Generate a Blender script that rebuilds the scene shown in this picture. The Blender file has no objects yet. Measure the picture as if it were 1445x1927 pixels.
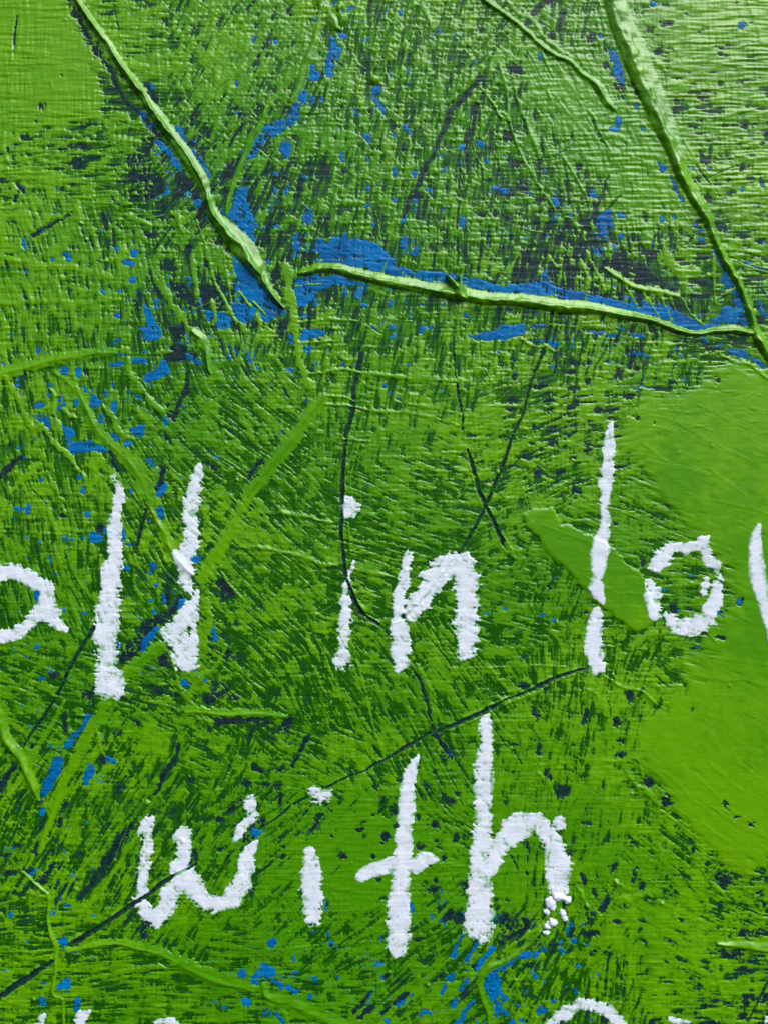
import bpy, math
import numpy as np
from statistics import NormalDist

# ------------------------------------------------------------------ camera, sky, sun
PX = 0.0002                      # one photo pixel = 0.2 mm of canvas
W, H = 1445.0, 1927.0
D = 1780.0 * PX                  # camera distance
BASE = 0.12                      # height of the canvas' lower edge
MARG = 420                       # canvas beyond the frame (pixels)
CZ = BASE + (H / 2 + MARG) * PX  # height of the picture centre
C = bpy.context.scene.collection
sc = bpy.context.scene
cam_d = bpy.data.cameras.new("camera"); cam = bpy.data.objects.new("camera", cam_d); C.objects.link(cam)
CAMX, CAMZ = -170.0, 240.0        # the lens sits left of and above the picture centre (pixels)
cam.location = (CAMX * PX, -D, CZ + CAMZ * PX); cam.rotation_euler = (math.pi / 2, 0, 0)
cam_d.shift_x = -CAMX / H; cam_d.shift_y = -CAMZ / H
cam_d.sensor_fit = 'VERTICAL'; cam_d.sensor_height = 24
cam_d.lens = 12.0 / ((H / 2 * PX) / D)
cam_d.clip_start = 0.01; cam_d.clip_end = 100
sc.camera = cam
SUN_EL, SUN_AZ = 46.0, 38.0      # elevation; degrees to the right of the viewer's back
w = bpy.data.worlds.new("World"); sc.world = w; w.use_nodes = True
nt = w.node_tree; nt.nodes.clear()
sky = nt.nodes.new('ShaderNodeTexSky'); sky.sky_type = 'NISHITA'; sky.sun_disc = False
sky.sun_elevation = math.radians(SUN_EL); sky.sun_rotation = math.radians(180 - SUN_AZ)
sky.air_density = 1.0; sky.dust_density = 0.4
bg = nt.nodes.new('ShaderNodeBackground'); bg.inputs[1].default_value = 0.05
ow = nt.nodes.new('ShaderNodeOutputWorld')
nt.links.new(sky.outputs[0], bg.inputs[0]); nt.links.new(bg.outputs[0], ow.inputs[0])
sd = bpy.data.lights.new("sun", 'SUN'); sd.energy = 5.0; sd.angle = math.radians(54); sd.color = (1, 0.97, 0.91)
sun = bpy.data.objects.new("sun", sd); C.objects.link(sun)
el, az = math.radians(SUN_EL), math.radians(SUN_AZ)
from mathutils import Vector
sdir = Vector((math.cos(el) * math.sin(az), -math.cos(el) * math.cos(az), math.sin(el)))
sun.rotation_euler = sdir.to_track_quat('Z', 'Y').to_euler()
sc.view_settings.view_transform = 'Standard'; sc.view_settings.look = 'None'
sc.view_settings.exposure = 0.07; sc.view_settings.gamma = 1.0

# ------------------------------------------------------------------ raster of fields
rng = np.random.default_rng(7)
ST = 1.95
X0, X1, Y0, Y1 = -36.0, 1482.0, -36.0, 1964.0
gx = np.arange(X0, X1 + 1, ST); gy = np.arange(Y0, Y1 + 1, ST)
NX, NY = len(gx), len(gy)
GX, GY = np.meshgrid(gx, gy)

def blur(a, sx, sy=None):
    sy = sx if sy is None else sy
    fy = np.fft.fftfreq(NY)[:, None]; fx = np.fft.rfftfreq(NX)[None, :]
    k = np.exp(-2 * (math.pi ** 2) * ((fx * sx) ** 2 + (fy * sy) ** 2))
    return np.fft.irfft2(np.fft.rfft2(a) * k, s=a.shape)
def norm(a): return (a - a.mean()) / a.std()
def noise(sx, sy=None): return norm(blur(rng.standard_normal((NY, NX)), sx, sy))
def sstep(a, b, x):
    t = np.clip((x - a) / (b - a), 0, 1); return t * t * (3 - 2 * t)

def grid_map(rows, f=float):
    a = np.array([[f(c) for c in r] for r in rows], float)
    cx = 50 + 100 * np.arange(a.shape[1]); cy = 50 + 100 * np.arange(a.shape[0])
    b = np.array([np.interp(gx, cx, r) for r in a])
    return np.array([np.interp(gy, cy, b[:, i]) for i in range(NX)]).T

COV = """987878656768687
986777655688778
875466755689888
765334555578988
877533565445677
887543334444336
765566567666655
756677677677999
646775677679999
665665566668799
665564556668789
665564455667679
665555566666689
767655666677799
666667778888899
666778988888798
567889998989887
666777787777998
766677777666786
666677776656767""".split()
NAVY = """555566545555666
555565555555666
555776545555666
556887655555666
556788655789766
445789745899866
544666533456655
333332233477433
333433233566422
323422122433322
223422112222222
223431111222232
324543222222232
334443333222222
334444344333222
445444433444333
546433223444445
434322233556444
333222245644677
332222345545677""".split()
BLUE = """000111211001001
000010211000001
000210211010000
100232232110111
211212221112121
312234442211322
323331543223221
132211211000000
131100100000000
121000000000000
110000000000000
111000000000000
101100000000000
100000000000000
110000000000000
110000000000000
110000000000000
010001112310000
110011233210000
110011122210000""".split()
ANG = """000333444345000
000333444466000
000333444456600
000233444455600
555333444445500
555544444444550
555544444444408
555667444111008
556777448111888
556777888188888
556777888188888
566777888840088
888777666644388
883777666644377
333838866440777
333322277444777
333322222443788
003322222333888
000000022334000
000000022344000""".split()
# relief strength / smoothness
cov = np.clip(grid_map(COV) / 10 + 0.09 + 0.06 * sstep(560, 300, GY), 0, 0.985)
navy_m = 0.75 * (grid_map(NAVY) / 9) ** 1.9
blue_m = grid_map(BLUE) / 10
a2 = lambda g: (lambda c: g(math.radians(40 * float(c))))
vx = grid_map(ANG, a2(math.cos)); vy = grid_map(ANG, a2(math.sin))
# directions change from one knife pass to the next: patches of one angle with ragged borders
jx_ = np.clip(((GX + 30 * noise(16) + 10 * noise(4)) / 100).astype(int), 0, 14); jy_ = np.clip(((GY + 30 * noise(16) + 10 * noise(4)) / 100).astype(int), 0, 19)
angtab = np.radians(20.0 * np.array([[int(q) for q in row] for row in ANG])) + np.radians(rng.uniform(-7, 7, (20, 15)))
ang = angtab[jy_, jx_] + 0.03 * noise(12)

def lic(n, an, L, step=1.0):
    dx, dy = np.cos(an), -np.sin(an)
    acc = n.copy(); wt = 1.0
    iy0, ix0 = np.mgrid[0:NY, 0:NX].astype(np.float32)
    for sgn in (1, -1):
        px_, py_ = ix0.copy(), iy0.copy(); jx, jy = ix0.astype(int), iy0.astype(int)
        for k in range(1, L + 1):
            px_ += sgn * step * dx[jy, jx]; py_ += sgn * step * dy[jy, jx]
            jx = np.clip(np.rint(px_).astype(int), 0, NX - 1); jy = np.clip(np.rint(py_).astype(int), 0, NY - 1)
            wk = 0.5 + 0.5 * math.cos(math.pi * k / (L + 1)); acc += wk * n[jy, jx]
            if sgn == 1: wt += 2 * wk
    return norm(acc / wt)

white = lambda s: noise(s)
Nf = lic(white(0.45), ang, 12)
Nm = lic(white(1.7), ang, 9)
Nc = lic(white(3.2), ang, 16)
Nx = lic(white(0.6), ang + math.pi / 2 - 0.25, 8)
Ns = lic(white(0.45), np.radians(np.where(rng.random((NY, NX)) > 2, 0, 88.0)) + 0 * ang, 14)   # threads of the cloth, upright
Niso = noise(12); Nbig = noise(30)
weave = norm(noise(7, 0.55) + 0.55 * noise(0.55, 6))
thread = norm(noise(9, 0.5))
speck = noise(0.7)

# warped coordinates: every traced edge wanders a little
WX = GX + 2.2 * noise(6) + 1.2 * noise(1.6); WY = GY + 2.2 * noise(6) + 1.2 * noise(1.6)
EX = GX + 1.1 * noise(9) + 0.35 * noise(2); EY = GY + 1.1 * noise(9) + 0.35 * noise(2)   # steadier: tool marks, beads, letters

TX = {'A': 0, 'B': 475, 'C': 945}; TY = {'0': 0, '1': 475, '2': 950, '3': 1427}
K = 2.89
def T(tile, pts):
    """pixels of an enlarged view -> photo pixels; a third number is a half width"""
    ox, oy = TX[tile[0]], TY[tile[1]]
    return [(ox + p[0] / K, oy + p[1] / K) + tuple(q / K for q in p[2:]) for p in pts]
def smooth_line(pts, n=7):
    if len(pts) < 3: return pts
    P = [np.array(p, float) for p in pts]; P = [2 * P[0] - P[1]] + P + [2 * P[-1] - P[-2]]
    out = []
    for i in range(1, len(P) - 2):
        for k in range(n):
            t = k / n
            out.append(0.5 * (2 * P[i] + (P[i + 1] - P[i - 1]) * t + (2 * P[i - 1] - 5 * P[i] + 4 * P[i + 1] - P[i + 2]) * t * t + (3 * P[i] - P[i - 1] - 3 * P[i + 1] + P[i + 2]) * t ** 3))
    out.append(P[-2]); return [tuple(p) for p in out]
def win(x0, y0, x1, y1):
    i0 = max(0, int((x0 - X0) / ST)); i1 = min(NX, int((x1 - X0) / ST) + 2)
    j0 = max(0, int((y0 - Y0) / ST)); j1 = min(NY, int((y1 - Y0) / ST) + 2)
    return slice(j0, max(j0, j1)), slice(i0, max(i0, i1))
def line_field(pts, pad=2.0, exact=False):
    """1 - distance / half-width round a line of (x, y, half width); also signed side distance"""
    F = np.full((NY, NX), -9.0, np.float32); S = np.zeros((NY, NX), np.float32)
    pts = smooth_line(pts)
    if len(pts) == 1: pts = pts * 2
    for a, b in zip(pts[:-1], pts[1:]):
        m = max(a[2], b[2]) * (1 + pad) + 6
        s = win(min(a[0], b[0]) - m, min(a[1], b[1]) - m, max(a[0], b[0]) + m, max(a[1], b[1]) + m)
        x, y = (EX[s], EY[s]) if exact else (WX[s], WY[s])
        if x.size == 0: continue
        ux, uy = b[0] - a[0], b[1] - a[1]; l2 = ux * ux + uy * uy + 1e-9
        t = np.clip(((x - a[0]) * ux + (y - a[1]) * uy) / l2, 0, 1)
        ex, ey = x - a[0] - t * ux, y - a[1] - t * uy
        d = np.sqrt(ex * ex + ey * ey); hw = np.maximum(a[2] + (b[2] - a[2]) * t, 0.8)
        f = 1 - d / hw; up = f > F[s]
        F[s] = np.where(up, f, F[s]); S[s] = np.where(up, (ux * ey - uy * ex) / math.sqrt(l2) / hw, S[s])
    return F, S
def poly_mask(pts):
    m = np.zeros((NY, NX), bool)
    xs = [p[0] for p in pts]; ys = [p[1] for p in pts]
    s = win(min(xs) - 12, min(ys) - 12, max(xs) + 12, max(ys) + 12)
    x, y = WX[s], WY[s]; ins = np.zeros(x.shape, bool)
    for (ax, ay), (bx, by) in zip(pts, pts[1:] + pts[:1]):
        if ay == by: continue
        ins ^= ((ay > y) != (by > y)) & (x < (bx - ax) * (y - ay) / (by - ay) + ax)
    m[s] = ins; return m

exec_log = []
# ------------------------------------------------------------------ film coverage
ppf = NormalDist()
pt = np.linspace(0.01, 0.995, 120); qt = np.array([ppf.inv_cdf(p) for p in pt])
quant = lambda p: np.interp(p, pt, qt)
N = norm(0.46 * Nm + 0.50 * Nf + 0.26 * Nc + 0.24 * Nx + 0.26 * Niso + 0.16 * weave + 0.14 * Ns + 0.20 * speck + 0.30 * noise(1.8) + 0.25 * noise(4.5))
c = N + quant(cov)
calm = np.zeros((NY, NX))                        # 1 = knife-smooth film
def smooth_patch(pts, amount, s=5):
    global c, calm
    m = np.clip(blur(poly_mask(pts).astype(float), s), 0, 1)
    m = sstep(0.32, 0.62, m + 0.07 * Nm) if s < 6 else sstep(0.12, 0.92, m + 0.10 * Nm + 0.06 * Nf + 0.05 * noise(9)) if s < 12 else sstep(0.2, 0.9, m + 0.16 * Nm + 0.1 * Nf)
    calm = np.maximum(calm, m * amount); return m

UL = smooth_patch(T('A0', [(-150, -150), (365, -150), (385, 130), (490, 260), (530, 440), (550, 580), (370, 680), (-150, 720)]), 0.9, 8)
BIG = smooth_patch([(1353, 669), (1381, 683), (1412, 690), (1450, 714), (1560, 720), (1560, 1560), (1400, 1640), (1340, 1600), (1280, 1540), (1210, 1440), (1190, 1400), (1230, 1335), (1250, 1331), (1270, 1295), (1285, 1262), (1320, 1220), (1330, 1190), (1365, 1150), (1395, 1115), (1370, 1102), (1360, 1088), (1322, 1030), (1294, 995), (1277, 967), (1240, 950), (1228, 940), (1210, 880), (1190, 855), (1165, 790), (1187, 776), (1333, 717)], 0.93, 9)
LEAFP = T('C2', [(105, 50), (150, 18), (262, 20), (312, 110), (420, 132), (500, 178), (585, 222), (665, 302), (770, 400), (800, 500), (835, 620), (790, 662), (720, 682), (650, 650), (560, 562), (440, 445), (350, 352), (260, 272), (190, 190), (128, 112)])
LEAF = smooth_patch(LEAFP, 1.0, 2)
PLATE = smooth_patch([(560, 1560), (640, 1500), (760, 1520), (800, 1600), (790, 1680), (700, 1720), (560, 1700), (500, 1620)], 0.6, 14)
PLATE2 = smooth_patch(T('C3', [(0, 560), (160, 420), (230, 560), (240, 700), (150, 850), (0, 840)]), 0.7, 14)
PLATE3 = smooth_patch(T('C3', [(560, 780), (800, 860), (1120, 900), (1130, 1150), (900, 1160), (640, 1080), (480, 980)]), 0.5, 14)
PLATE4 = smooth_patch(T('C0', [(640, 520), (900, 700), (1000, 1000), (1000, 1180), (760, 1120), (560, 1050), (620, 860), (700, 700)]), 0.55, 14)
PLATE5 = smooth_patch(T('C0', [(0, 200), (180, 250), (380, 360), (540, 560), (600, 620), (520, 760), (380, 760), (150, 600), (0, 420)]), 0.4, 14)
TR = smooth_patch(T('C0', [(650, -120), (1560, -120), (1560, 560), (1250, 620), (950, 640), (800, 400)]), 0.5, 16)
c = c * (1 - 0.75 * calm) + calm * 2.3

# ---- places where the film is missing: blue or navy shows
rem = np.full((NY, NX), -3.0)                    # >0 : film removed
nav = np.full((NY, NX), -3.0)
blu = np.full((NY, NX), -3.0)
blue_id = np.zeros((NY, NX), np.int32)
rag = 0.35 * Nf + 0.30 * Nx + 0.18 * Nm
def take(pts, kind, ragged=0.6, big=None):
    """a traced outline with no film in it"""
    global rem, nav, blu
    m = poly_mask(pts)
    xs = [p[0] for p in pts]; ys = [p[1] for p in pts]
    s = win(min(xs) - 16, min(ys) - 16, max(xs) + 16, max(ys) + 16)
    sub = m[s].astype(float)
    for _ in range(6):                            # small box blur inside the window
        p = np.pad(sub, 1, mode='edge')
        sub = (p[:-2, 1:-1] + p[2:, 1:-1] + p[1:-1, :-2] + p[1:-1, 2:] + 2 * p[1:-1, 1:-1]) / 6
    f = (sub - 0.47) * 3.6
    g = np.minimum(f, 0.75 if kind == 'b' else -0.2) + rag[s] * ragged
    rem[s] = np.maximum(rem[s], g)
    tgt = blu if kind == 'b' else nav
    tgt[s] = np.maximum(tgt[s], f + (0.8 if kind == 'b' else 0.5))
    if big: blue_id[s] = np.where(f > -1.2, big, blue_id[s])
def dot(x, y, rx, ry, kind='b', tilt=0.0, ragged=0.5):
    ragged = max(ragged, 0.75) if kind == 'b' else ragged * 1.2
    if kind == 'n': rx, ry = rx * 0.82, ry * 0.85
    m = max(rx, ry) * 2 + 6
    s = win(x - m, y - m, x + m, y + m)
    ex, ey = WX[s] - x, WY[s] - y
    if ex.size == 0: return
    ca, sa = math.cos(math.radians(tilt)), math.sin(math.radians(tilt))
    r = np.sqrt(((ex * ca - ey * sa) / rx) ** 2 + ((ex * sa + ey * ca) / ry) ** 2)
    f = (1.05 - r) * 1.6
    rem[s] = np.maximum(rem[s], f + rag[s] * ragged)
    tgt = blu if kind == 'b' else nav
    tgt[s] = np.maximum(tgt[s], f + 0.5)
def dots(tile, lst, kind='b', tilt=0.0, ragged=0.5):
    for q in lst:
        (x, y), = T(tile, [q[:2]])
        dot(x, y, q[2] / K, q[3] / K, kind, q[4] if len(q) > 4 else tilt, ragged)
def slash(tile, lst, kind, ragged=0.7):
    for q in lst:
        F, _ = line_field(T(tile, q)); f = F * 1.6
        np.maximum(rem, f + rag * ragged, out=rem)
        np.maximum(blu if kind == 'b' else nav, f + 0.5, out=(blu if kind == 'b' else nav))

BLUES = [
 ('B0', [(410, 180), (440, 200), (482, 250), (468, 310), (442, 420), (410, 430), (405, 300), (430, 240)]),
 ('B0', [(328, 325), (345, 390), (372, 402), (368, 440), (308, 430), (315, 360)]),
 ('B0', [(290, 475), (302, 520), (255, 600), (232, 660), (150, 730), (60, 780), (8, 850), (-30, 900), (-75, 960), (-95, 950), (-60, 870), (-35, 800), (0, 750), (70, 700), (180, 650), (238, 560), (250, 510)]),
 ('B0', [(638, 490), (700, 458), (708, 520), (692, 540), (722, 600), (738, 690), (700, 610), (650, 530)]),
 ('A0', [(918, 655), (1000, 715), (1035, 795), (1105, 860), (1150, 960), (1175, 1060), (1130, 1010), (1080, 900), (1010, 830), (955, 720)]),
 ('A0', [(1185, 1145), (1280, 1130), (1278, 1050), (1342, 985), (1335, 1080), (1362, 1150), (1385, 1290), (1400, 1370), (1340, 1290), (1250, 1230), (1190, 1190)]),
 ('A0', [(840, 755), (892, 768), (985, 880), (995, 945), (935, 890)]),
 ('A1', [(1262, 15), (1330, 75), (1400, 140), (1460, 210), (1530, 290), (1555, 320), (1470, 370), (1445, 375), (1392, 290), (1370, 385), (1300, 375), (1258, 270), (1350, 295), (1300, 170), (1270, 100)]),
 ('A1', [(1095, 305), (1200, 345), (1290, 388), (1200, 425), (1145, 400)]),
 ('A1', [(982, 528), (1030, 545), (1112, 590), (1090, 612), (1030, 585)]),
 ('A1', [(905, 585), (905, 650), (835, 692), (800, 722), (788, 668), (850, 645), (870, 600)]),
 ('A1', [(778, 265), (822, 330), (872, 420), (872, 450), (830, 482), (790, 470), (755, 400), (815, 400)]),
 ('A1', [(338, 1090), (420, 1030), (500, 1020), (595, 1075), (595, 1102), (500, 1068), (360, 1098)]),
 ('A1', [(325, 925), (400, 945), (418, 1005), (370, 992)]),
 ('A1', [(160, 878), (235, 900), (282, 915), (282, 985), (235, 945)]),
 ('A1', [(718, 970), (782, 925), (778, 985), (740, 1012)]),
 ('A2', [(1008, 500), (1018, 530), (972, 582), (952, 572), (978, 510)]),
 ('A2', [(885, 655), (852, 722), (800, 792), (762, 808), (780, 748), (840, 695)]),
 ('A2', [(505, 1125), (482, 1180), (425, 1250), (392, 1320), (348, 1342), (358, 1288), (430, 1215), (470, 1130)]),
 ('A2', [(310, 1370), (355, 1378), (350, 1430), (300, 1520), (230, 1600), (208, 1598), (220, 1530), (275, 1450)]),
 ('A3', [(500, 25), (522, 60), (482, 140), (458, 152), (480, 60)]),
 ('A3', [(298, 975), (350, 978), (388, 1012), (362, 1035), (320, 1002)]),
 ('A3', [(298, 1240), (370, 1198), (388, 1225), (350, 1252), (298, 1258)]),
 ('A3', [(1378, 1195), (1430, 1120), (1495, 1150), (1445, 1225), (1400, 1238)]),
 ('B3', [(1445, 1075), (1400, 1110), (1322, 1170), (1352, 1240), (1335, 1300), (1300, 1330), (1258, 1240), (1252, 1190), (1320, 1125)]),
 ('C3', [(-10, 1110), (60, 1098), (130, 1055), (245, 1028), (212, 1062), (130, 1102), (50, 1135), (-10, 1175)]),
 ('C3', [(345, 945), (402, 898), (392, 932), (370, 955)]),
 ('B1', [(340, -70), (480, -80), (700, -20), (800, 80), (1000, 105), (1250, 160), (1445, 205), (1445, 245), (1190, 220), (1090, 170), (820, 140), (700, 115), (560, 95), (470, 65), (370, 55)]),
 ('C1', [(-10, 190), (180, 150), (350, 200), (540, 230), (700, 275), (860, 300), (1000, 350), (1080, 400), (1180, 345), (1240, 240), (1185, 140), (1210, 105), (1290, 200), (1350, 330), (1372, 400), (1150, 415), (1060, 435), (950, 400), (850, 360), (700, 325), (560, 292), (400, 268), (280, 243), (-10, 230)]),
 ('B1', [(218, 165), (310, 122), (470, 128), (560, 172), (640, 190), (440, 185), (352, 195), (320, 262), (258, 295), (235, 230)]),
 ('B1', [(188, 442), (228, 450), (232, 505), (205, 492)]),
 ('B1', [(262, 425), (385, 430), (382, 462), (275, 492)]),
 ('B1', [(878, 412), (920, 388), (955, 420), (920, 442)]),
 ('B1', [(1150, 445), (1380, 402), (1480, 395), (1480, 450), (1300, 475)]),
 ('C0', [(578, 255), (612, 280), (655, 390), (652, 458), (600, 442), (590, 390), (605, 350), (578, 290)]),
 ('C0', [(512, 178), (562, 183), (568, 207), (522, 208)]),
 ('C0', [(620, 618), (642, 640), (632, 705), (568, 705), (610, 680)]),
 ('C0', [(835, 868), (905, 920), (860, 935)]),
 ('C0', [(905, 945), (942, 980), (958, 1040), (920, 1005)]),
 ('C0', [(515, 1172), (602, 1130), (598, 1180), (592, 1215), (570, 1285), (535, 1262), (505, 1205)]),
 ('C0', [(250, 1055), (290, 1075), (305, 1115), (268, 1102)]),
 ('C1', [(1120, 0), (1165, -20), (1215, 60), (1190, 60)]),
]
for i, (tl, pts) in enumerate(BLUES):
    take(T(tl, pts), 'b', 1.15, big=i + 1)

dots('B0', [(380, 545, 10, 16), (560, 615, 12, 32, 20), (770, 740, 8, 16), (845, 700, 12, 30, 18), (625, 750, 12, 26, 15), (485, 845, 11, 30, 10), (190, 815, 24, 34), (1145, 800, 12, 22), (1235, 780, 24, 12), (1040, 915, 8, 22), (975, 815, 9, 15), (770, 935, 11, 27, 12), (875, 950, 12, 16), (640, 1020, 10, 14), (960, 1025, 22, 11), (125, 935, 16, 12), (275, 970, 14, 20), (190, 1030, 11, 24), (110, 1030, 11, 18), (240, 1325, 15, 38, 12), (825, 1320, 13, 34, 12), (1140, 1205, 14, 20), (1375, 1050, 22, 20), (885, 1155, 12, 18), (815, 1200, 9, 9), (620, 1135, 20, 9), (340, 95, 12, 14), (440, 20, 18, 10), (525, 45, 10, 15), (500, 190, 20, 14), (800, 78, 9, 14), (85, 215, 10, 16), (120, 225, 9, 20), (15, 225, 12, 18), (1270, 870, 12, 12), (300, 1180, 22, 32), (665, 1225, 8, 18), (320, 535, 10, 18), (250, 640, 10, 22, 15), (515, 1300, 9, 18), (490, 65, 10, 10)])
dots('A0', [(145, 1330, 11, 32, 15), (370, 1400, 15, 20), (1380, 225, 13, 22), (1285, 460, 9, 16), (820, 480, 8, 14), (800, 690, 14, 12), (770, 630, 16, 14), (1285, 600, 14, 14), (290, 1415, 12, 12), (740, 1370, 20, 20), (690, 1430, 25, 16), (630, 1350, 14, 14), (1075, 1100, 14, 25)])
dots('A1', [(360, 20, 20, 12), (135, 95, 12, 10), (545, 205, 10, 18, 15), (715, 145, 18, 15), (750, 215, 14, 12), (680, 60, 20, 20), (655, 210, 10, 10), (1068, 412, 18, 16), (155, 1390, 18, 18), (100, 1390, 14, 12), (700, 1305, 12, 14), (825, 1140, 16, 26), (910, 930, 16, 20), (455, 1280, 12, 22), (215, 545, 14, 14), (270, 555, 18, 12), (640, 490, 25, 14), (105, 1055, 14, 10), (130, 1120, 14, 10), (425, 660, 14, 22), (440, 1210, 14, 10), (630, 1000, 18, 22), (550, 900, 14, 25), (320, 850, 14, 14), (220, 830, 22, 16), (460, 740, 10, 14), (760, 592, 45, 12), (640, 604, 32, 10), (345, 655, 20, 26, -20), (268, 755, 20, 26), (520, 812, 26, 24), (616, 838, 14, 24), (420, 812, 18, 16), (880, 1285, 18, 36, -30), (745, 775, 50, 12, -28), (20, 605, 30, 14), (100, 598, 32, 14), (800, 540, 10, 8), (870, 1420, 18, 26), (700, 1045, 16, 12), (860, 1150, 8, 8), (630, 345, 14, 10), (530, 60, 10, 8)])
dots('A2', [(868, 62, 18, 34), (510, 187, 32, 20), (445, 187, 14, 16), (155, 28, 18, 18), (100, 20, 14, 14), (675, 160, 10, 22), (715, 212, 9, 12), (685, 345, 18, 14), (830, 350, 14, 20), (905, 500, 12, 22), (640, 765, 18, 20), (220, 945, 14, 12), (180, 235, 12, 10), (1000, 975, 20, 24), (1172, 712, 16, 36, 30), (505, 1415, 20, 16), (15, 1125, 12, 12), (1050, 290, 28, 14), (195, 490, 22, 36, -10)])
dots('A3', [(1382, 408, 20, 18), (240, 1325, 24, 22), (1310, 1180, 22, 22), (415, 1335, 15, 30), (1325, 1315, 20, 14), (220, 290, 14, 22), (360, 800, 14, 10), (160, 640, 14, 8), (245, 1225, 12, 8), (590, 10, 16, 14), (1435, 1375, 12, 16)])
slash('B3', [[(1150, 950, 7), (1080, 1070, 8)], [(1222, 1005, 7), (1165, 1090, 10)], [(1305, 1035, 14), (1215, 1140, 10)], [(1165, 1200, 12), (1130, 1250, 14)], [(1040, 1240, 8), (1020, 1280, 10)], [(1200, 1330, 12), (1140, 1420, 16)], [(1100, 1300, 12), (1090, 1340, 12)], [(945, 1375, 12), (920, 1402, 10)], [(870, 790, 8), (888, 840, 14)], [(102, 990, 14), (88, 1025, 14)], [(700, 960, 8), (705, 990, 8)], [(1085, 1180, 10), (1065, 1205, 10)], [(110, 1210, 12), (150, 1255, 14)], [(190, 1255, 12), (240, 1270, 12)], [(0, 1225, 14), (30, 1190, 26), (80, 1165, 12)], [(60, 1370, 10), (62, 1385, 10)], [(95, 1380, 12), (140, 1385, 15), (172, 1420, 10)], [(310, 1302, 10), (312, 1310, 8)], [(735, 1435, 10), (745, 1425, 8)], [(1330, 1340, 18), (1325, 1380, 14)], [(1370, 1385, 12), (1372, 1390, 12)], [(1400, 1425, 12), (1405, 1435, 12)]], 'b')
dots('C3', [(175, 1185, 11, 15), (325, 1175, 8, 12), (222, 1375, 20, 22), (115, 1430, 22, 12), (400, 1280, 10, 12), (345, 1240, 8, 8), (10, 1300, 12, 18), (40, 1425, 12, 14), (400, 990, 12, 12), (302, 970, 10, 10), (325, 1005, 9, 12), (625, 685, 9, 10), (85, 1345, 10, 10), (230, 1215, 10, 10), (280, 1310, 8, 8), (10, 1385, 12, 10), (405, 1140, 8, 8)])
dots('C0', [(655, 1165, 15, 15), (860, 1185, 15, 22), (920, 1195, 14, 16), (640, 1290, 15, 22), (1305, 1285, 12, 24), (1075, 1245, 13, 14), (1040, 1215, 12, 14), (1130, 918, 16, 12), (1080, 1302, 14, 10), (870, 1130, 9, 9), (720, 585, 13, 20, 10), (765, 705, 10, 10), (210, 298, 10, 22), (20, 1052, 20, 18), (485, 1065, 14, 16), (1300, 130, 16, 18), (820, 25, 18, 14), (990, 70, 12, 8), (1410, 1005, 8, 24), (1295, 1028, 8, 10), (1010, 902, 10, 8), (240, 930, 10, 22), (1345, 1420, 20, 9)])
slash('C0', [[(1145, 1360, 8), (1175, 1410, 11), (1200, 1450, 11)], [(940, 1030, 7), (975, 1090, 5)]], 'b', 0.4)
dots('C1', [(770, 733, 54, 8), (740, 560, 42, 11), (660, 420, 22, 8), (600, 465, 24, 8), (1180, 500, 30, 10), (1290, 550, 60, 14, -10), (1400, 320, 14, 45, 15), (1390, 600, 45, 10, -30), (260, 500, 30, 14), (180, 490, 30, 12), (60, 420, 60, 14), (740, 455, 30, 10), (520, 435, 40, 8), (210, 395, 40, 8)])
dots('C2', [(880, 458, 16, 9), (210, 595, 13, 9), (1280, 520, 15, 22), (1050, 787, 12, 9), (1190, 575, 14, 10), (288, 390, 8, 8), (116, 508, 7, 7), (1030, 385, 10, 8), (1120, 355, 7, 8), (95, 690, 6, 5), (15, 565, 7, 6), (268, 628, 12, 9), (1130, 565, 10, 10)])
dots('B2', [(1272, 592, 7, 6), (1375, 562, 6, 6), (155, 100, 8, 5), (1075, 1360, 10, 8)])

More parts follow.
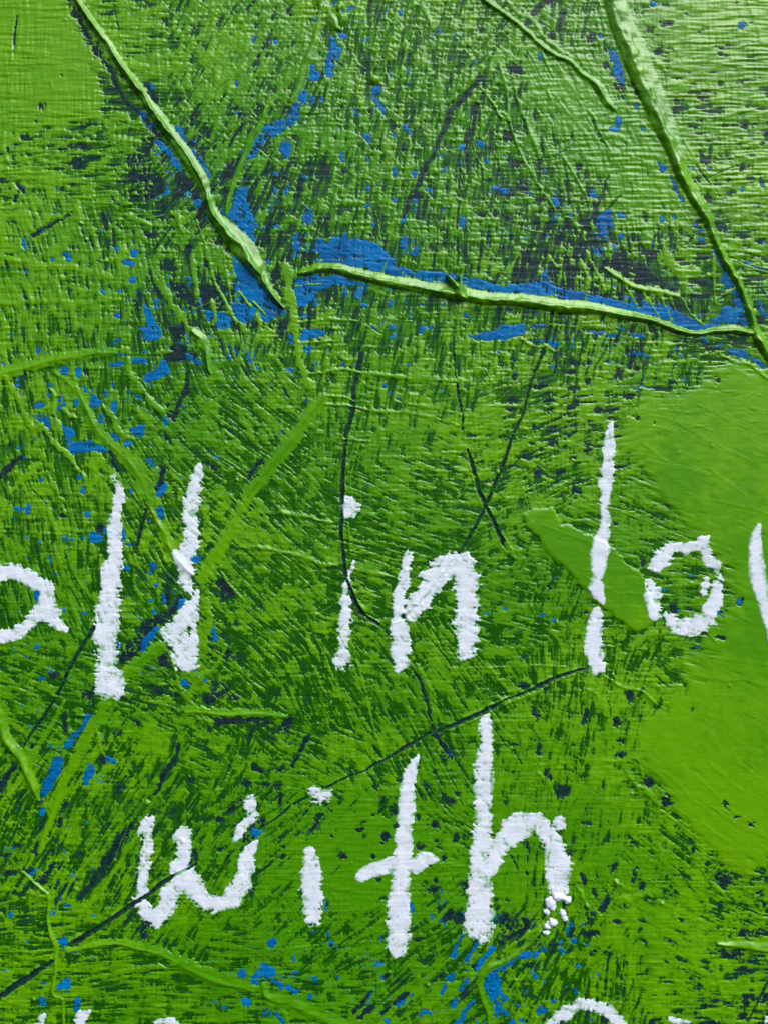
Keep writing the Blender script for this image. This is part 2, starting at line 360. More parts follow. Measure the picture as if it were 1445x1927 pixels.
# navy gaps
for tl, pts in [
 ('A2', [(665, 835), (700, 740), (800, 640), (930, 570), (985, 475), (1020, 490), (950, 590), (860, 680), (780, 780), (720, 830), (680, 872)]),
 ('A2', [(1165, 430), (1215, 395), (1285, 500), (1200, 522)]), ('A2', [(1110, 1075), (1190, 945), (1240, 1005), (1290, 1065), (1200, 1030), (1150, 1085)]),
 ('A2', [(1180, 1155), (1300, 1150), (1470, 1165), (1480, 1192), (1290, 1185), (1190, 1192)]), ('A2', [(425, 1035), (500, 990), (535, 1000), (505, 1110), (470, 1080)]),
 ('A1', [(925, 500), (1000, 505), (1050, 545), (1110, 575), (1040, 570), (940, 600), (890, 600)]), ('A1', [(920, 400), (990, 395), (1010, 470), (930, 490)]),
 ('A1', [(830, 165), (875, 170), (885, 260), (850, 235)]), ('A1', [(920, 170), (990, 180), (1050, 250), (1100, 300), (960, 260)]), ('A1', [(1080, 200), (1200, 180), (1250, 330), (1110, 300)]),
 ('A1', [(900, 830), (960, 800), (970, 930), (910, 900)]),
 ('A0', [(900, 800), (960, 830), (1060, 980), (1100, 1110), (1060, 1100), (960, 960)]), ('A0', [(690, 850), (780, 830), (880, 960), (900, 1050), (780, 1080), (720, 1000)]),
 ('A3', [(1250, 270), (1320, 205), (1335, 225), (1275, 290)]), ('A3', [(1310, 440), (1360, 350), (1430, 320), (1440, 350), (1360, 455)]), ('A3', [(770, 890), (790, 870), (860, 905), (790, 975), (768, 950)]),
 ('B3', [(312, 385), (350, 300), (420, 235), (425, 260), (360, 360), (325, 388)]), ('B2', [(1025, 1390), (1050, 1350), (1090, 1335), (1095, 1370), (1050, 1400)]),
 ('B2', [(150, 1235), (175, 1160), (222, 1158), (205, 1262)]), ('B2', [(0, 1165), (95, 1178), (60, 1200), (0, 1195)]),
 ('C3', [(-10, 855), (150, 868), (140, 920), (40, 990), (-10, 995)]), ('C3', [(1150, 985), (1200, 1028), (1470, 1050), (1470, 1120), (1300, 1065), (1180, 1055)]),
 ('C3', [(1200, 978), (1330, 935), (1400, 940), (1460, 975)]), ('C3', [(1320, 690), (1420, 760), (1460, 880), (1400, 800)]), ('C3', [(520, 830), (560, 760), (620, 695), (600, 770), (545, 835)]),
 ('C3', [(440, 910), (470, 840), (510, 840), (480, 890)]), ('C0', [(20, 880), (120, 880), (100, 905), (40, 910)]), ('C0', [(75, 990), (145, 980), (150, 1020), (110, 1080), (80, 1030)]),
 ('C0', [(250, 1050), (310, 1050), (320, 1120), (260, 1110)]), ('C0', [(365, 1040), (450, 1045), (430, 1110), (390, 1090)]), ('C0', [(410, 1320), (470, 1320), (455, 1400), (420, 1380)]),
 ('C0', [(550, 1410), (620, 1385), (720, 1420), (720, 1560), (640, 1500), (560, 1450)]),
 ('C1', [(620, 30), (720, 60), (850, 150), (900, 200), (760, 180), (650, 110)]), 
 ('C0', [(460, 160), (500, 180), (490, 250), (470, 230)]), ('C0', [(540, 220), (575, 240), (600, 380), (655, 470), (665, 500), (640, 530), (600, 470), (560, 380)]),
 ('B1', [(820, 205), (940, 225), (1100, 275), (1250, 290), (1445, 300), (1445, 285), (1200, 262), (1000, 225)]), ('C1', [(0, 275), (60, 280), (60, 300), (0, 300)]),
]: take(T(tl, pts), 'n', 2.0)
dots('A2', [(1250, 800, 28, 40), (885, 850, 26, 30), (1260, 78, 20, 12), (290, 925, 22, 16), (1140, 820, 20, 12), (190, 1310, 20, 14), (540, 130, 25, 26), (1150, 225, 45, 14, 15), (1280, 635, 12, 12), (1280, 1058, 18, 10), (870, 1000, 30, 18), (830, 985, 20, 14), (960, 1035, 30, 14, -30), (750, 1180, 35, 14, -25), (640, 1245, 30, 16), (975, 1320, 14, 32), (560, 1380, 40, 22, -20), (920, 480, 16, 50, 8), (1390, 1095, 14, 12), (1155, 1220, 12, 12), (362, 272, 12, 24), (345, 50, 20, 14), (350, 1180, 16, 50)], 'n', ragged=1.1)
dots('A3', [(335, 240, 24, 42), (330, 350, 18, 50, -20), (200, 490, 18, 40, -25), (150, 620, 26, 22), (30, 530, 30, 14), (60, 620, 40, 16), (425, 515, 18, 14), (1060, 530, 20, 32), (1380, 728, 14, 32, -25), (1400, 50, 40, 18, -25), (1210, 340, 30, 18), (1345, 130, 20, 24), (1200, 490, 26, 10, 25), (320, 700, 10, 40, -30), (390, 690, 10, 40, -30), (230, 680, 24, 16), (90, 470, 30, 12)], 'n', ragged=1.1)
dots('B3', [(710, 220, 14, 25), (785, 130, 15, 9), (925, 150, 12, 14), (1085, 235, 15, 20), (990, 365, 22, 18), (585, 395, 24, 20), (715, 430, 24, 26), (1095, 440, 20, 22), (765, 372, 18, 12), (1115, 190, 14, 12), (1000, 670, 14, 20), (985, 720, 34, 18), (1040, 850, 55, 45, -30), (920, 480, 16, 20), (1000, 465, 14, 14), (650, 310, 14, 9), (1150, 690, 24, 36), (155, 60, 26, 18), (20, 50, 30, 14), (75, 145, 30, 14), (140, 150, 28, 10), (160, 220, 10, 34, -15), (900, 1000, 22, 14), (720, 1190, 18, 24), (440, 1010, 10, 14), (410, 795, 12, 14), (710, 765, 14, 8), (690, 665, 14, 10), (1370, 870, 55, 26), (1280, 920, 24, 18), (1345, 1000, 36, 16, -20), (860, 1210, 12, 12), (1040, 190, 14, 8), (655, 525, 12, 12), (1040, 545, 16, 12), (440, 430, 12, 10), (160, 490, 10, 14), (1120, 870, 30, 30)], 'n', ragged=1.1)
dots('B3', [(490, 545, 28, 32), (175, 545, 24, 18), (905, 315, 16, 20), (770, 285, 24, 20)], 'n', ragged=0.9)
slash('B3', [[(645, 1285, 10), (560, 1372, 14)], [(665, 1355, 14), (600, 1400, 12)], [(832, 1280, 14), (780, 1320, 16)], [(750, 1350, 8), (715, 1385, 10)], [(1240, 960, 8), (1190, 1040, 12)], [(1250, 1090, 10), (1200, 1140, 12)]], 'n', 1.0)
dots('C3', [(600, 590, 32, 28), (710, 640, 28, 40), (440, 660, 22, 34, 20), (760, 700, 18, 28), (655, 780, 11, 20), (480, 945, 38, 18), (620, 882, 36, 12), (1110, 590, 20, 13), (1200, 675, 50, 38), (1180, 815, 26, 20), (300, 190, 40, 40), (240, 90, 20, 30), (880, 660, 10, 12), (890, 1095, 20, 7), (810, 140, 30, 24), (890, 240, 40, 26, 30), (970, 890, 16, 8), (800, 190, 22, 14), (1390, 735, 26, 14, 30), (1210, 240, 20, 16), (1340, 360, 26, 20), (1270, 295, 18, 12), (1030, 500, 10, 14), (510, 730, 20, 26), (330, 170, 40, 25), (140, 480, 16, 26), (130, 635, 10, 12), (450, 360, 24, 10), (700, 455, 16, 12), (1310, 1340, 20, 14, -30), (1300, 1410, 20, 12), (1230, 1330, 30, 12), (1420, 1320, 16, 36, -30)], 'n', ragged=1.1)
dots('C1', [(915, 712, 28, 18), (680, 778, 34, 20), (390, 1300, 30, 36), (195, 1195, 24, 32), (470, 592, 18, 22), (470, 690, 20, 16), (375, 592, 34, 18), (240, 810, 30, 14), (720, 890, 18, 6), (825, 930, 6, 6), (520, 870, 22, 14), (370, 655, 26, 12), (70, 590, 26, 14), (70, 680, 16, 22), (60, 800, 36, 16), (170, 950, 40, 10), (200, 720, 30, 16), (640, 660, 22, 28), (730, 640, 16, 16), (395, 930, 22, 12), (365, 1000, 20, 14), (150, 1040, 14, 8), (380, 1110, 26, 8), (320, 1190, 30, 8), (480, 935, 24, 8), (200, 1070, 14, 14), (560, 600, 16, 8), (1150, 690, 14, 30), (50, 850, 40, 10), (380, 830, 30, 10), (390, 740, 30, 10)], 'n', ragged=1.1)
dots('C2', [(1180, 730, 28, 13), (1285, 520, 22, 30), (130, 990, 26, 14), (230, 990, 15, 9), (265, 440, 14, 18), (120, 825, 14, 12), (763, 310, 14, 24), (620, 95, 20, 14), (460, 575, 12, 10), (70, 730, 10, 9), (1040, 790, 20, 14), (930, 560, 26, 36), (1200, 575, 20, 12), (190, 1140, 14, 40), (60, 1310, 30, 9), (190, 1330, 14, 30), (450, 1140, 18, 40), (690, 1040, 20, 36), (620, 1180, 40, 20), (630, 1290, 40, 14), (640, 1360, 40, 12)], 'n', ragged=1.1)
dots('A0', [(130, 1030, 12, 36, 25), (90, 1072, 26, 14, 40), (430, 790, 65, 13), (480, 745, 40, 10), (18, 985, 20, 20), (35, 820, 14, 20), (140, 750, 40, 14), (330, 1030, 18, 18), (210, 660, 9, 9), (350, 412, 12, 6), (450, 566, 14, 4), (40, 1390, 18, 12), (235, 590, 18, 18), (800, 1270, 22, 22), (545, 300, 20, 18), (430, 880, 60, 30)], 'n', ragged=1.1)
dots('B0', [(1280, 985, 22, 12), (1240, 1160, 36, 15), (1420, 895, 26, 18), (1375, 1050, 60, 32), (85, 1310, 14, 16), (980, 1340, 14, 14), (770, 685, 22, 14), (900, 1055, 30, 20), (1445, 1000, 16, 26), (1390, 1190, 18, 18), (1320, 1160, 12, 12), (1245, 155, 18, 14), (170, 465, 40, 18), (20, 350, 12, 18), (820, 800, 14, 20), (205, 70, 12, 8), (640, 600, 14, 16), (480, 590, 14, 14), (375, 905, 20, 14), (500, 920, 18, 14), (295, 895, 12, 18)], 'n', ragged=1.1)
dots('C0', [(120, 700, 14, 30), (410, 910, 22, 22), (185, 1215, 18, 22), (265, 1215, 30, 22), (358, 1215, 22, 30), (450, 1210, 22, 14), (30, 1195, 20, 18), (300, 1300, 16, 14), (205, 1085, 32, 20), (455, 960, 9, 32), (270, 200, 26, 18), (1180, 1255, 30, 18), (1310, 680, 32, 18), (1125, 810, 14, 14), (1405, 790, 14, 14), (1310, 910, 26, 22), (1390, 1310, 30, 14), (1110, 860, 45, 26), (70, 380, 50, 36), (880, 130, 30, 14), (1200, 310, 16, 16), (1170, 450, 18, 10), (1040, 985, 36, 18), (1440, 510, 14, 14), (1010, 1310, 7, 34, -35), (810, 1370, 18, 14), (25, 750, 16, 26), (765, 1180, 16, 18), (210, 890, 16, 34), (840, 290, 50, 50), (780, 160, 36, 22)], 'n', ragged=1.3)
slash('A3', [[(440, 770, 18), (500, 690, 20), (560, 600, 24), (620, 520, 26), (660, 440, 18), (720, 350, 14)], [(970, 0, 12), (910, 80, 18), (830, 190, 14)], [(80, 40, 12), (30, 130, 16), (0, 190, 12)], [(300, 790, 8), (370, 700, 8), (420, 650, 6)], [(240, 670, 10), (300, 570, 6)]], 'n', 1.2)
slash('A0', [[(360, -20, 14), (400, 60, 16), (480, 190, 16), (560, 310, 16), (620, 430, 12), (700, 560, 14), (800, 670, 8), (900, 790, 10), (1000, 940, 12), (1080, 1090, 10), (1100, 1200, 8)], [(180, 1290, 10), (300, 1220, 8), (400, 1160, 5)], [(800, 470, 14), (850, 600, 12)]], 'n', 2.2)
slash('B0', [[(1240, 420, 12), (1130, 560, 14), (1060, 660, 14), (1000, 790, 14), (950, 880, 12), (900, 1000, 10), (860, 1090, 9), (800, 1260, 7)], [(1250, 480, 7), (1200, 600, 9), (1180, 750, 9), (1160, 950, 7)], [(590, 280, 5), (640, 380, 4)], [(130, 500, 5), (160, 450, 5)]], 'n', 0.8)
slash('C0', [[(270, -20, 14), (180, 70, 16), (105, 135, 12)], [(560, 960, 6), (520, 1100, 6), (440, 1240, 6), (380, 1400, 7)], [(490, 650, 7), (550, 790, 5)], [(830, 1240, 5), (800, 1380, 5)], [(640, 1070, 4), (560, 1150, 5)]], 'n', 0.9)
slash('B1', [[(585, 560, 14), (580, 640, 12), (560, 760, 12), (550, 850, 14)], [(0, 1200, 18), (60, 1150, 10)], [(160, 740, 6), (190, 790, 6)]], 'n', 0.9)
slash('A1', [[(1445, 1150, 10), (1370, 1200, 10), (1350, 1250, 14)], [(1120, 1150, 8), (1180, 1180, 7)], [(900, 1170, 16), (860, 1280, 18)], [(1040, 640, 8), (1000, 800, 12), (950, 900, 12)], [(610, 1090, 10), (650, 1190, 10)], [(1140, 0, 10), (1150, 80, 8)], [(0, 1240, 12), (80, 1150, 18), (120, 1110, 8)]], 'n', 1.0)
slash('B2', [[(300, 1270, 14), (250, 1360, 10), (215, 1440, 8)], [(870, 870, 6), (920, 1000, 9), (950, 1100, 9), (985, 1210, 10)], [(985, 1240, 8), (1050, 1340, 10)]], 'n', 0.8)

hide = rem > 0
c = np.where(rem > -1.0, np.minimum(c, -rem * 1.6 + np.clip(c, -1, 1) * 0.25), c)

# ---- grooves scratched down to the navy ground, with pushed-up lips
lip = np.zeros((NY, NX)); grv = np.full((NY, NX), -3.0)
def groove(pts, lipL=1.0, lipR=1.0, ragged=0.75, tile=None):
    global grv, lip
    F, S = line_field([(p[0], p[1], p[2] * 0.78) for p in pts], pad=3.5, exact=True)
    d = 1 - F
    grv = np.maximum(grv, F * 1.6 + rag * ragged)
    bump = np.exp(-((d - 1.55) / 0.42) ** 2)
    lip = np.maximum(lip, bump * np.where(S > 0, lipL, lipR) * (0.75 + 0.3 * Nm))
groove([(665, 766, 4), (658, 797, 5), (650, 838, 4), (645, 890, 4.5), (643, 925, 4.5), (642, 974, 4), (641, 1019, 4), (645, 1061, 4.5), (655, 1099, 4.5), (669, 1137, 5.5), (686, 1161, 5), (712, 1178, 3)], 0.5, 1.5)
groove([(740, 1170, 2.5), (752, 1161, 5), (769, 1151, 4.5), (807, 1116, 3.5), (831, 1088, 3), (856, 1054, 3.2), (880, 1016, 3.4), (901, 978, 3.8), (911, 954, 4), (925, 925, 3.6), (942, 883, 3.6), (959, 838, 3.2), (973, 804, 3), (983, 776, 2.6), (1000, 717, 3), (1018, 672, 3), (1031, 627, 2.5), (1038, 589, 4), (1041, 575, 3)], 0.6, 0.8)
groove([(878, 846, 2.5), (890, 894, 4.5), (908, 939, 4.5), (914, 957, 4), (932, 992, 4.5), (956, 1033, 5)], 0.8, 0.8)
groove([(1112, 1257, 3), (1066, 1268, 4), (1025, 1286, 5), (980, 1306, 4), (925, 1331, 5), (873, 1358, 5), (824, 1378, 4)], 1.3, 1.0)
groove([(808, 1380, 3), (759, 1408, 4), (720, 1430, 2.5), (703, 1438, 4), (683, 1451, 1.5), (648, 1465, 2.5), (613, 1482, 3)], 1.0, 0.6, 0.5)
groove([(580, 1502, 3), (555, 1515, 2.5), (530, 1531, 2), (490, 1555, 1.2)], 0.4, 0.3, 0.5)
groove([(370, 1626, 2), (332, 1648, 5), (277, 1683, 5), (221, 1721, 5.5), (180, 1749, 6), (131, 1783, 6)], 1.2, 0.7)
groove([(97, 1808, 4), (60, 1836, 7), (30, 1856, 7), (-10, 1884, 7)], 1.3, 0.8)
groove([(176, 1180, 4), (138, 1248, 4), (104, 1313, 3.5), (69, 1369, 3), (52, 1396, 2), (38, 1417, 4)], 0.6, 0.7)
groove([(852, 631, 1.6), (857, 700, 2), (860, 740, 2.5), (866, 769, 2), (871, 810, 1.5)], 0.8, 0.8)
groove([(862, 300, 1.4), (863, 380, 1.5), (861, 440, 1.6), (862, 500, 1.4)], 0.6, 0.3)
groove([(33, 32, 2), (30, 62, 2.6), (28, 80, 2.4), (27, 100, 1.2)], 0.6, 0.3)
groove(T('C2', [(-10, 1270, 3), (40, 1310, 3), (110, 1420, 3)]), 0.4, 0.2)
groove(T('B2', [(60, 1290, 2.0), (150, 1000, 0.9)]), 0.2, 0.2)
groove(T('C3', [(1330, 1445, 6), (1400, 1300, 8), (1445, 1220, 9)]), 0.8, 0.8)
groove(T('A2', [(740, 240, 9), (770, 120, 12), (800, 20, 8)]), 0.3, 0.3, 0.8)
c = np.where(grv > -1.3, np.minimum(c, -grv * 2.0 + 0.25), c)

for _ in range(620):                              # hair scratches, most of them along the knife's way
    x, y = rng.uniform(0, 1445), rng.uniform(0, 1927); i_, j_ = int((x - X0) / ST), int((y - Y0) / ST)
    a = ang[j_, i_] + rng.normal(0, 0.16) + (math.pi / 2 if rng.random() < 0.2 else 0); L_ = rng.uniform(30, 190); bend = rng.normal(0, 5)
    q = [(x + math.cos(a) * L_ * t + math.sin(a) * bend * (1 - 4 * t * t), y - math.sin(a) * L_ * t + math.cos(a) * bend * (1 - 4 * t * t)) for t in (-0.5, 0.0, 0.5)]
    hw = rng.uniform(0.9, 1.7); s_ = win(min(p[0] for p in q) - 8, min(p[1] for p in q) - 8, max(p[0] for p in q) + 8, max(p[1] for p in q) + 8)
    if EX[s_].size == 0: continue
    d_ = np.full(EX[s_].shape, 99.0)
    for (ax0, ay0), (bx0, by0) in zip(q[:-1], q[1:]):
        ux, uy = bx0 - ax0, by0 - ay0; l2 = ux * ux + uy * uy
        t = np.clip(((EX[s_] - ax0) * ux + (EY[s_] - ay0) * uy) / l2, 0, 1)
        d_ = np.minimum(d_, np.hypot(EX[s_] - ax0 - t * ux, EY[s_] - ay0 - t * uy) + 1.2 * np.abs((t if ax0 != q[0][0] else 1 - t)) * hw * 0.5)
    F = 1 - d_ / hw; cc = c[s_]
    if rng.random() < 0.5: c[s_] = np.where(F > 0, np.minimum(cc, 0.15 - F + 0.35 * Nf[s_] + 2.2 * calm[s_]), cc)
    else: c[s_] = np.where(F > -0.2, np.maximum(cc, 0.5 + 0.5 * F + 0.5 * Nf[s_]), cc)
    lip[s_] = np.maximum(lip[s_], 0.28 * np.exp(-((1 - F - 1.3) / 0.6) ** 2))
# ------------------------------------------------------------------ heights (in photo pixels)
Hg = 0.20 * weave + 0.5 * noise(25) + 0.10 * thread - 2.0 * sstep(-0.2, 0.9, grv)
calmw = calm * (1 - LEAF)
topw = sstep(1250, 250, GY)
tk = (0.30 + 0.80 * topw) * (1 - 0.3 * calm)
pos = np.clip(c, 0, None)
body = tk * (1 - np.exp(-pos * 1.0)) + 0.10 * pos
relief = (0.28 + 0.72 * topw) * (0.22 * Nm + 0.20 * Nc + 0.14 * Nf + 0.12 * Nx) * (1 - 0.9 * calm)
upR = sstep(900, 1400, GX) * sstep(650, 100, GY)
wv = 0.09 + 0.07 * UL + 0.13 * upR - 0.08 * LEAF - 0.085 * BIG
Hf = Hg * (0.9 - 0.75 * np.maximum(BIG, LEAF)) + np.where(c > 0, body + relief * sstep(0, 0.8, c), np.clip(c * 2.8, -3, 0)) + wv * np.clip(1 + 0.6 * noise(18) + 0.4 * noise(6), 0, 2) * (weave + 0.5 * thread) * sstep(0, .5, c) + 0.07 * speck * (1 - 0.6 * calm)
Hf += np.abs(0.14 * noise(5)) * (0.4 + calm)
Hg0 = Hg.copy(); Hg = Hg + 1.6 * 0.5 * (noise(45) * 0)
# knife-laid sheets of paint: plateaux with an edge
def plateau(M, h): return h * M
leaf_s = np.clip(blur(poly_mask(LEAFP).astype(float), 1.2), 0, 1)
# the leaf slopes up to its lower-left edge where it ends in a step
Hf += leaf_s * 1.9
Hf += BIG * 1.1 + UL * 0.4
# lips of the grooves
Hf += 2.1 * lip * sstep(-0.6, 0.1, c + 0.4 * (lip > 0.25))
c = np.maximum(c, np.where(lip > 0.5, 0.4 + 0.5 * lip, -9))

ridge_id = np.zeros((NY, NX), np.int32); ridge_names = []; RN1 = noise(7); RN2 = noise(3)
shine = np.zeros((NY, NX))
def ridge(pts, h0, name='paint_ridge', label=None, part=True, rough=0.16, sharp=0.55, lean=0.0, tile=None, fold=0.0):
    """thick bead of green paint along a line; lean moves the crest to one side"""
    global Hf, c, calm
    h = h0 * (0.8 if part else 1)
    P = T(tile, pts) if tile else pts
    F, S = line_field(P, pad=0.6, exact=True)
    d = 1 - F
    t = np.clip(1 - np.clip(d, 0, 9) ** 2, 0, None)
    if part:
        pk = 0.34 + 0.07 * RN1
        prof = np.where(S > pk, np.clip((1 - S) / (1 - pk), 0, 1) ** 0.6, np.clip((1 + S) / (1 + pk), 0, 1) ** 0.85)
        prof = prof * (1 - fold) + fold * (0.34 * np.sqrt(t) + 0.66 * np.exp(-((S - 0.1 * RN2 - 0.12) / 0.24) ** 2))
        prof = np.minimum(prof, 1.5 * np.sqrt(t)) * (1 + 0.07 * RN2 + 0.03 * Nm)
    else: prof = t ** sharp * (1 + lean * S)
    wob = 1 + rough * (0.25 * Nm + 0.9 * RN1 + 0.6 * RN2)
    crest = 0.10 * np.exp(-((S - 0.1 + 0.10 * RN1) / 0.14) ** 2)
    hh = h * (prof * wob + crest * (t > 0))
    if part:
        ins = F > 0
        Hf = np.where(ins, np.maximum(Hf, 0.35 * Hf * (Hf > 0) + hh), Hf)
        c = np.where(F > 0.06, np.maximum(c, 1.2), c)
        c = np.where((F > -0.9) & (F <= 0.06), np.maximum(c, 0.55 + 1.6 * F + 0.75 * rag + 0.3 * RN2), c)
    elif h > 6:
        ins = F > 0; Hf = np.where(ins, np.maximum(Hf, hh), Hf); c = np.where(ins, np.maximum(c, 1.2), c)
    else:
        g = 1.9 * np.minimum(F, 0.8) + 0.40 * Nf + 0.32 * Nx + 0.3 * Nm + 0.2
        ins = (g > 0) & (F > -0.4)
        Hf = np.where(ins, np.maximum(Hf, 0.7 * Hf * (Hf > 0) + (0.5 + 0.36 * h * np.exp(-1.6 * (d - 0.1) ** 2)) * np.clip(g * 1.5, 0, 1) + 0.25 * Nm * np.clip(g, 0, 1)), Hf)
        c = np.where(ins, np.maximum(c, g * 1.3), c)
        if np.mean([p[2] for p in P]) > 6.5: calm = np.maximum(calm, 0.95 * sstep(-0.1, 0.4, F + 0.1 * Nm))
    if part:
        ridge_names.append((name, label)); ridge_id[F > 0.10] = len(ridge_names)

